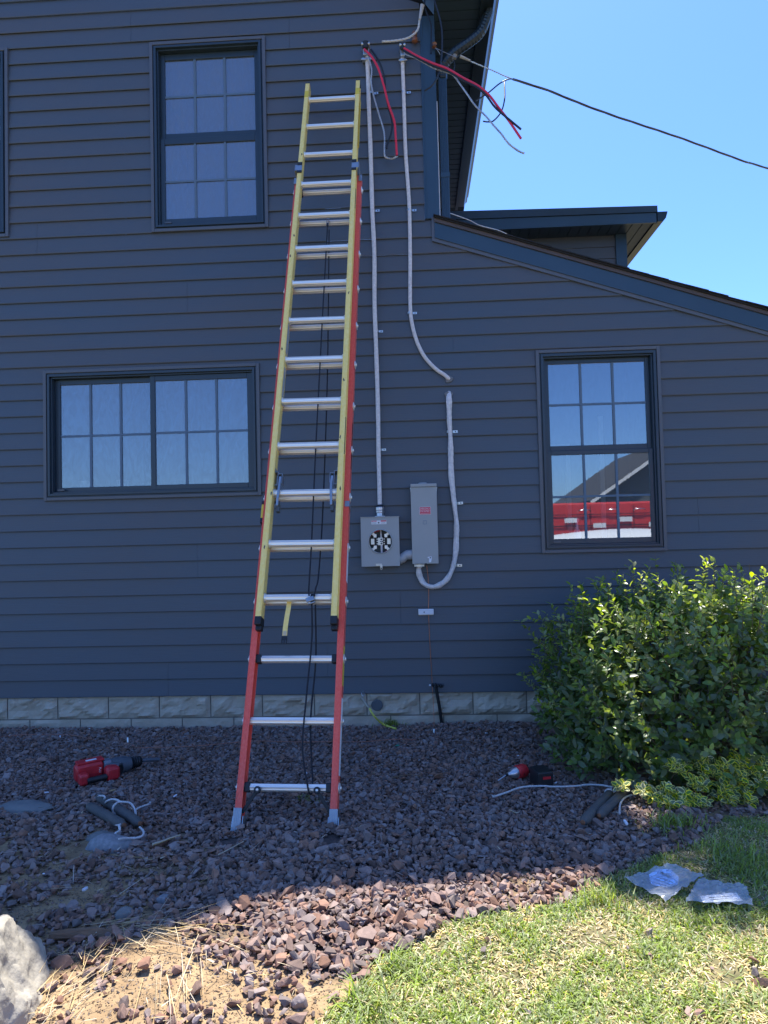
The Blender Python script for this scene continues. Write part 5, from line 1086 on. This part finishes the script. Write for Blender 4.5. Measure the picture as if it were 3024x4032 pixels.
bag([(2750, 3455), (2935, 3485), (2970, 3560), (2700, 3545)], 'clear plastic bag with a white slip inside, right of the blue leaflet', 8, [(2755, 3530), (2900, 3515), (2925, 3548), (2770, 3555)], M_['white_label'], [((2790, 3535), (2880, 3528), .0015), ((2795, 3543), (2885, 3537), .0015)])

# ---- small debris
DEB = [(398, 3012, 'on the gravel just above the rotary hammer'), (690, 3133, 'on the gravel between the hammer and the ladder foot'), (236, 2901, 'by the foundation at left, on the gravel'), (352, 2868, 'against the foundation at left'), (183, 3120, 'left of the rotary hammer'), (1205, 3044, 'on the gravel behind the bottom rung'), (2040, 2975, 'on the gravel above the cordless driver'), (2188, 3083, 'beside the battery of the cordless driver'), (2464, 3238, 'on the gravel beside the frayed cord end'), (1958, 2872, 'near the foundation left of the shrub'), (1915, 2886, 'left of the shrub on the gravel'), (335, 3500, 'on the shaded soil at left, elongated'), (172, 3440, 'on the shaded soil at far left')]
for i, (px, py, wh) in enumerate(DEB):
    p = gp(px, py, .03); m_ = MB(); r_ = .0045+.0025*(i % 3); m_.obox(p, (V(math.cos(i), math.sin(i), .2), V(-math.sin(i), math.cos(i), 0), Uz), (r_*1.5, r_*.6, r_*.5)); tag(m_.build('paint_chip', M_['white'], bevel=.002), 'small white chip '+wh, 'chip', 'white chips scattered on the gravel')
def twig(P, label, r_=.003, mt='straw', up=.03):
    m_ = MB(); Q = catmull([gp(*q, up) for q in P], 5); m_.tube(Q, [r_*(1-.5*i/len(Q)) for i in range(len(Q))], 6); return tag(m_.build('twig', M_[mt], smooth=True), label, 'twig')
twig([(1540, 3063), (1580, 3055), (1620, 3050), (1665, 3060)], 'thin pale twig on the gravel right of the ladder', .004, 'wood')
twig([(600, 3325), (640, 3312), (670, 3300), (710, 3288)], 'pale crooked stick left of the ladder foot', .006)
twig([(1075, 3168), (1090, 3158), (1105, 3152)], 'short grey stick on gravel between the ladder feet', .006, 'rock_flat')
twig([(860, 3365), (900, 3345), (960, 3312)], 'bare straw stalk at the left ladder foot', .0028)
twig([(2005, 3190), (2015, 3192), (2030, 3200), (2045, 3196)], 'thin bent stalk on gravel below the long cord', .003)
p = gp(1565, 2935, .03); m_ = MB(); m_.obox(p, (V(.9, .4, .1), V(-.4, .9, .1), Uz), (.014, .007, .002)); tag(m_.build('glass_shard', mat('green_glass', (.04,.25,.16), .2), bevel=.001), 'green glass shard on the gravel below the copper wire', 'glass shard')
p = gp(442, 3112, .03); m_ = MB(); m_.obox(p, (V(.95, .2, .1), V(-.2, .95, .0), Uz), (.016, .006, .003)); tag(m_.build('dead_leaf', mat('tan_leaf', (.45,.30,.14), .8), bevel=.002), 'tan dead leaf just below the rotary hammer', 'leaf')
# clay / dead leaves as litter
N = 420; X = rng.uniform(-3.2, 2.4, N); Y = rng.uniform(-3.3, -.1, N); k2_ = ~inpoly(X, Y, GRASS); X, Y = X[k2_], Y[k2_]; Z = np.array([groundz(a_, b2) for a_, b2 in zip(X, Y)])+.022; n_ = len(X)
v_, f_ = blades(X, Y, Z, rng.uniform(.008, .035, n_), rng.normal(1.4, .1, n_), rng.uniform(0, 6.28, n_), rng.uniform(.004, .010, n_), .2)
mass('leaf_litter', v_, f_, mat('litter', (.36,.30,.20), .8, island=.5), 'scattered bits of dry leaf on the gravel', cat='leaf litter')

# ================================================================== SHRUBS
def leaf_mesh(P, N_, U_, L, W, edge=False):
    """leaf quads: P base, U_ along direction, N_ normal; 3 x 3 grid folded on the midrib"""
    n_ = len(P); Sx = np.cross(U_, N_); Sx /= np.linalg.norm(Sx, axis=1)[:, None]
    prof_ = [(0, .10), (.28, .78), (.6, .9), (.85, .5), (1.0, .03)]
    rows = []; ed = []
    for t, w__ in prof_:
        droop = -.16*t*t
        for sgn in (-1, 0, 1):
            rows.append(P+U_*(L*t)[:, None]+N_*(L*droop)[:, None]+Sx*(W*.5*w__*sgn)[:, None]+N_*(abs(sgn)*.14*W*w__)[:, None]); ed.append(abs(sgn) if 0 < t < 1 else 1.0)
    v = np.stack(rows, 1); nvp = len(rows); fs = []
    for r_ in range(len(prof_)-1):
        for c in range(2): a_ = r_*3+c; fs.append((a_, a_+1, a_+4, a_+3))
    fs = np.array(fs)[None]+(np.arange(n_)*nvp)[:, None, None]; return v.reshape(-1, 3), fs.reshape(-1, 4), np.tile(np.array(ed), n_)
def unit(a): return a/np.linalg.norm(a, axis=-1)[..., None]
BC = V(1.78, -.98, .31); BR = V(.99, .80, .65)
bush = thing('shrub', (BC[0], BC[1], -.08), 'large leafy green evergreen shrub at the right in front of the siding', 'shrub')
def bump_r(d):
    return np.array([1+.09*mnoise.noise(Vector(q)*2.3)+.07*mnoise.noise(Vector(q)*5+Vector((3, 1, 2))) for q in d])
def bush_pts(n_, lo=.72, hi=1.03, zmin=-.45):
    d = unit(rng.normal(size=(n_*2, 3))); d = d[(d[:, 2] > -.75)][:n_]; n2 = len(d)
    e = 2.7; rad = (np.abs(d[:, 0])**e+np.abs(d[:, 1])**e+np.abs(d[:, 2])**e)**(-1/e)*bump_r(d)
    sh = rng.uniform(lo, hi, n2)**.7; p = BC+d*BR*(rad*sh)[:, None]; return p, d
# twig whorls: each twig end carries 6-9 leaves
tw, td = bush_pts(2000, .74, 1.06); 
keep = tw[:, 2] > -.02; tw, td = tw[keep], td[keep]
keep = tw[:, 1] < -.06; tw, td = tw[keep], td[keep]
LP, LU_, LN2 = [], [], []; tb = MB()
for p, d in zip(tw, td):
    out = V(d[0]/BR[0], d[1]/BR[1], d[2]/BR[2]); out /= np.linalg.norm(out); tdir = unit(out*.8+V(0, 0, .55)+rng.normal(size=3)*.35)
    nl = rng.integers(6, 10); ln = rng.uniform(.07, .13)
    a_ = np.cross(tdir, V(.3, .5, .8)); a_ /= np.linalg.norm(a_); b2 = np.cross(tdir, a_)
    for j in range(nl):
        t = j/(nl-1); ph = j*2.4+rng.uniform(0, .6); od = a_*math.cos(ph)+b2*math.sin(ph); u_ = unit(od*(1.0-.45*t)+tdir*(.35+.6*t)+rng.normal(size=3)*.12); LP.append(p-tdir*ln*(1-t)); LU_.append(u_); LN2.append(unit(tdir-u_*(tdir@u_)+rng.normal(size=3)*.18))
LP, LU_, LN2 = np.array(LP), np.array(LU_), np.array(LN2); LN2 = unit(LN2-LU_*(LN2*LU_).sum(1)[:, None]); n_ = len(LP)
Ls = rng.uniform(.034, .064, n_); v_, f_, _e = leaf_mesh(LP, LN2, LU_, Ls, Ls*rng.uniform(.48, .62, n_))
mass('foliage', v_, f_, M_['leaf'], parent=bush, smooth=True)
# inner layer, sparse & deeper
ip, idd = bush_pts(5200, .45, .8); keep = (ip[:, 2] > 0.0) & (ip[:, 1] < -.06); ip = ip[keep]; n_ = len(ip); u_ = unit(rng.normal(size=(n_, 3))+V(0, 0, .3)); nn_ = unit(np.cross(u_, rng.normal(size=(n_, 3)))); Ls = rng.uniform(.04, .065, n_)
v_, f_, _e = leaf_mesh(ip, nn_, u_, Ls, Ls*.6); mass('inner_foliage', v_, f_, M_['leaf'], parent=bush, smooth=True)
# stems
m_ = MB()
for i in range(46):
    d = unit(rng.normal(size=3)+V(0, 0, 1.2)); d[2] = abs(d[2]); base = BC+V(rng.normal()*.25, rng.normal()*.2, -.45); tip = BC+d*BR*.93; mid = (base+tip)/2+rng.normal(size=3)*.06; Q = catmull([base, mid, tip], 5); m_.tube(Q, [.009*(1-.8*i_/len(Q)) for i_ in range(len(Q))], 5)
m_.build('branches', M_['stem'], bush)
sp_, sdd = bush_pts(420, 1.0, 1.04); k3 = (sdd[:, 2] > -.1) & (sp_[:, 1] < -.15); sp_, sdd = sp_[k3], sdd[k3]; LP, LU_, LN2 = [], [], []; m_ = MB()
for p, d in zip(sp_, sdd):
    td_ = unit(d*BR+V(0, 0, .9)+rng.normal(size=3)*.3); ln = rng.uniform(.08, .19); Q = [p-td_*.06, p+td_*ln*.5+rng.normal(size=3)*.006, p+td_*ln]; m_.tube(Q, [.0022, .0016, .0008], 5)
    for j in range(9):
        t = j/8; ph = j*2.4+rng.uniform(0, .8); a_ = np.cross(td_, V(.3, .5, .8)); a_ /= np.linalg.norm(a_); b2 = np.cross(td_, a_); u_ = unit((a_*math.cos(ph)+b2*math.sin(ph))*(1.1-.5*t)+td_*(.4+.5*t)); LP.append(p+td_*ln*t); LU_.append(u_); LN2.append(unit(td_-u_*(td_@u_)+rng.normal(size=3)*.2))
LP, LU_, LN2 = map(np.array, (LP, LU_, LN2)); LN2 = unit(LN2-LU_*(LN2*LU_).sum(1)[:, None]); Ls = rng.uniform(.022, .048, len(LP)); v_, f_, _e = leaf_mesh(LP, LN2, LU_, Ls, Ls*rng.uniform(.5, .66, len(LP)))
mass('shoot_leaves', v_, f_, M_['leaf_top'], parent=bush, smooth=True); m_.build('shoots', M_['stem'], bush)['kind'] = 'stuff'
# sprouts above the crown
LPs, LUs, LNs = [], [], []; m_ = MB()
SPR = [(int(a), int(b)) for a, b in zip(np.random.default_rng(5).uniform(2250, 3020, 26), np.random.default_rng(6).uniform(2290, 2400, 26))]+[(2305, 2330), (2450, 2330), (2560, 2300), (2580, 2180), (2640, 2260), (2700, 2330), (2745, 2230), (2780, 2250), (2800, 2280), (2860, 2290), (2900, 2330), (2950, 2220), (2960, 2290), (3000, 2330), (2230, 2360), (2480, 2370), (2530, 2340), (2620, 2330), (2385, 2260), (2660, 2210)]
for i, (px, py) in enumerate(SPR):
    Yp = rng.uniform(-1.15, -.5); tip = wp(px, py, Yp); base = tip+V(rng.normal()*.04, rng.normal()*.03, -rng.uniform(.28, .42)); mid = (tip+base)/2+rng.normal(size=3)*.015; Q = catmull([base, mid, tip], 5); m_.tube(Q, [.0028*(1-.6*q/len(Q)) for q in range(len(Q))], 5)
    for j in range(16):
        t = rng.uniform(.1, 1); p = Q[int(t*(len(Q)-1))]; ph = rng.uniform(0, 6.28); u_ = unit(V(math.cos(ph), math.sin(ph), rng.uniform(.1, .7))); LPs.append(p); LUs.append(u_); LNs.append(unit(np.cross(np.cross(u_, V(0, 0, 1)), u_)+rng.normal(size=3)*.3))
LPs, LUs, LNs = map(np.array, (LPs, LUs, LNs)); LNs = unit(LNs-LUs*(LNs*LUs).sum(1)[:, None]); Ls = rng.uniform(.028, .05, len(LPs)); v_, f_, _e = leaf_mesh(LPs, LNs, LUs, Ls, Ls*.62)
mass('sprout_leaves', v_, f_, M_['leaf_top'], parent=bush, smooth=True); m_.build('sprout_stems', M_['stem'], bush)['kind'] = 'stuff'
# variegated shrub in front
vs_ = thing('variegated_shrub', tuple(gp(2750, 3180)), 'low shrub with yellow edged green leaves at the foot of the large shrub', 'shrub')
LPs, LUs, LNs = [], [], []; m_ = MB(); root = gp(2800, 3160)
CL = [(2460, 3060), (2520, 3085), (2560, 3110), (2620, 3075), (2660, 3120), (2700, 3100), (2735, 3120), (2690, 2990), (2660, 2985), (2770, 2975), (2790, 3000), (2830, 3100), (2850, 3020), (2870, 3065), (2840, 2985), (2900, 3000), (2920, 3040), (2930, 3090), (2960, 3000), (3000, 2985), (3010, 3020), (2985, 3060), (2780, 3060), (2730, 3050), (2640, 3150), (2700, 3155), (2760, 3140), (2870, 3120), (2960, 3130), (2600, 3150), (3040, 2980), (3050, 3060), (2890, 2960), (2950, 2950)]
for (px, py) in CL:
    for rep in range(5):
        Yp = -1.66-rng.uniform(0, .08)-(py-2950)/200*.12; c = wp(px+rng.normal()*12, py+28+rng.normal()*9, Yp); c[2] = max(c[2], .02); tdir = unit(V(rng.normal()*.35, -.75, .75)+rng.normal(size=3)*.2); a_ = np.cross(tdir, V(.3, .5, .8)); a_ /= np.linalg.norm(a_); b2 = np.cross(tdir, a_)
        m_.tube([c, c-tdir*.08+V(0, .04, -.02)], [.002, .003], 5)
        for j in range(7):
            t = j/6; ph = j*2.4+rng.uniform(0, .5); od = a_*math.cos(ph)+b2*math.sin(ph); u_ = unit(od*(1-.4*t)+tdir*(.25+.5*t)); LPs.append(c-tdir*.03*(1-t)); LUs.append(u_); LNs.append(unit(tdir-u_*(tdir@u_)+rng.normal(size=3)*.12))
LPs, LUs, LNs = map(np.array, (LPs, LUs, LNs)); LNs = unit(LNs-LUs*(LNs*LUs).sum(1)[:, None]); Ls = rng.uniform(.028, .048, len(LPs)); v_, f_, ed = leaf_mesh(LPs, LNs, LUs, Ls, Ls*.62)
mass('foliage', v_, f_, M_['vari'], parent=vs_, smooth=True, attrs={'edge': ed}); m_.build('stems', M_['stem'], vs_)

# ================================================================== WHAT THE RIGHT WINDOW MIRRORS (behind the camera)
tr_ = thing('utility_truck', (4.6, -9.6, 0), 'red utility truck parked behind the viewer, mirrored in the right window', 'truck')
m_ = MB(); m_.poly([(2.55, -9.2, .55), (2.55, -9.2, 1.80), (2.75, -9.2, 1.92), (7.6, -9.2, 1.92), (7.6, -9.2, .55)], (0, -2.0, 0)); m_.build('body', M_['truck_red'], tr_, bevel=.04)
m_ = MB()
for i in range(5): m_.box((2.8+i*.9, -9.185, .7), (2.81+i*.9, -9.17, 1.85))
m_.box((2.6, -9.185, 1.42), (7.5, -9.17, 1.44)); m_.box((2.6, -9.185, 1.66), (7.5, -9.17, 1.675)); m_.build('panel_seam', M_['black'], tr_)
for i, x in enumerate((3.15, 3.75, 4.3, 4.9)):
    m_ = MB(); m_.box((x, -9.17, 1.5-.12*(i % 2)), (x+.26, -9.155, 1.6-.12*(i % 2))); m_.build('decal', M_['screen_white'], tr_)
    m_ = MB(); m_.tube(catmull([(x+.3, -9.17, 1.74), (x+.34, -9.13, 1.76), (x+.5, -9.13, 1.76), (x+.54, -9.17, 1.74)], 4), .01, 6); m_.build('handle', M_['chrome'], tr_)
for x in (3.4, 6.6):
    m_ = MB(); m_.lathe([(0, .25), (.02, .40), (.2, .42), (.22, .3)], (x, -9.15, .42), (0, -1, 0), 24); wh = m_.build('wheel', M_['tyre'], tr_, smooth=True); m_ = MB(); m_.lathe([(0, .22), (.03, .2)], (x, -9.13, .42), (0, -1, 0), 18); m_.build('rim', M_['chrome'], wh)
sk = thing('boat', (3.9, -7.9, 0), 'white covered boat on the drive, mirrored at the bottom of the right window', 'boat')
m_ = MB(); vs = []; ns, nr = 15, 9
for i in range(ns):
    t = i/(ns-1); x = 2.2+t*3.6; wd_ = .75*math.sin(math.pi*min(1, .08+t*.92))**.5+.02; top = 1.20+.15*math.sin(math.pi*t)
    for j in range(nr): a = math.pi*j/(nr-1); vs.append((x, -7.9+wd_*math.cos(a), top-.0+(math.sin(a)-1)*.42))
    for j in range(1, 4): a = j/4; vs.append((x, -7.9-wd_*(1-2*a)*.8, top-.42-.45*(1-(1-2*a)**2)))
nn2 = nr+3; m_.add(vs, [(i*nn2+j, i*nn2+(j+1) % nn2, (i+1)*nn2+(j+1) % nn2, (i+1)*nn2+j) for i in range(ns-1) for j in range(nn2)]+[tuple(range(nn2))[::-1], tuple((ns-1)*nn2+j for j in range(nn2))]); m_.build('hull', M_['screen_white'], sk, smooth=True)
m_ = MB()
for x in (3.0, 4.9): m_.box((x, -8.3, 0), (x+.08, -7.5, .30))
m_.build('trailer_frame', M_['chrome'], sk)
nb = thing('neighbour_house', (11, -24, 0), 'dark grey gabled house across the yard, mirrored in the right window', 'house')
m_ = MB(); m_.poly([(7.3, -22, 0), (7.3, -22, 2.5), (10.6, -22, 4.7), (14, -22, 2.5), (14, -22, 0)], (0, -8, 0)); m_.build('wall', M_['neigh_wall'], nb)
m_ = MB(); m_.poly([(6.9, -21.6, 2.30), (10.6, -21.6, 4.80), (14.4, -21.6, 2.30), (14.4, -21.6, 2.5), (10.6, -21.6, 5.0), (6.9, -21.6, 2.5)], (0, -9, 0)); m_.build('roof', M_['neigh_roof'], nb)
m_ = MB(); m_.poly([(6.9, -21.55, 2.32), (10.6, -21.55, 4.82), (14.4, -21.55, 2.32), (14.4, -21.55, 2.46), (10.6, -21.55, 4.96), (6.9, -21.55, 2.46)], (0, -.04, 0)); m_.build('bargeboard', M_['room_white'], nb)
m_ = MB(); m_.box((9.5, -21.98, .9), (10.9, -21.9, 2.1)); m_.build('window', M_['black'], nb)

# ================================================================== UNSEEN TREE ADDED OFF THE RIGHT EDGE so its branch shades the lawn corner
added_tree = thing('added_tree', (3.5, -2.5, 0), 'leafy crown on a trunk, added unseen at the right to shade the lawn corner', 'added_tree')
m_ = MB(); m_.tube(catmull([V(3.5, -2.5, -.2), V(3.48, -2.45, 1.5), V(3.4, -2.3, 3.2), V(3.3, -2.1, 4.6), V(3.2, -2.0, 6.6)], 6), [.17-.004*i for i in range(25)], 12); m_.build('trunk', M_['wood'], added_tree, smooth=True)
m_ = MB()
for e_ in ((2.6, -1.2, 5.9), (1.7, .1, 6.9), (1.0, .3, 6.9), (2.2, -.4, 6.3), (3.9, -1.3, 6.6), (4.2, -3.2, 6.4)): m_.tube(catmull([V(3.33, -2.15, 4.4), (V(3.33, -2.15, 4.4)+V(*e_))/2+V(0, 0, .2), V(*e_)], 5), [.06-.004*i for i in range(11)], 7)
m_.build('limbs', M_['wood'], added_tree, smooth=True)
pp = []
for c_, r_, n_ in ((V(1.30, .28, 6.85), V(.85, .66, .45), 8500), (V(2.7, -.9, 6.3), V(.8, .7, .6), 1500), (V(3.6, -2.0, 6.7), V(1.2, 1.1, .8), 1800)):
    d = unit(rng.normal(size=(n_, 3)))*rng.uniform(.2, 1, (n_, 1))**.5; pp.append(c_+d*r_+.08*np.sin(d*9))
pp = np.concatenate(pp); n_ = len(pp); u_ = unit(rng.normal(size=(n_, 3))); nn_ = unit(np.cross(u_, rng.normal(size=(n_, 3)))); Ls = rng.uniform(.06, .10, n_)
v_, f_, _e = leaf_mesh(pp, nn_, u_, Ls, Ls*.6); mass('crown', v_, f_, M_['leaf'], parent=added_tree)
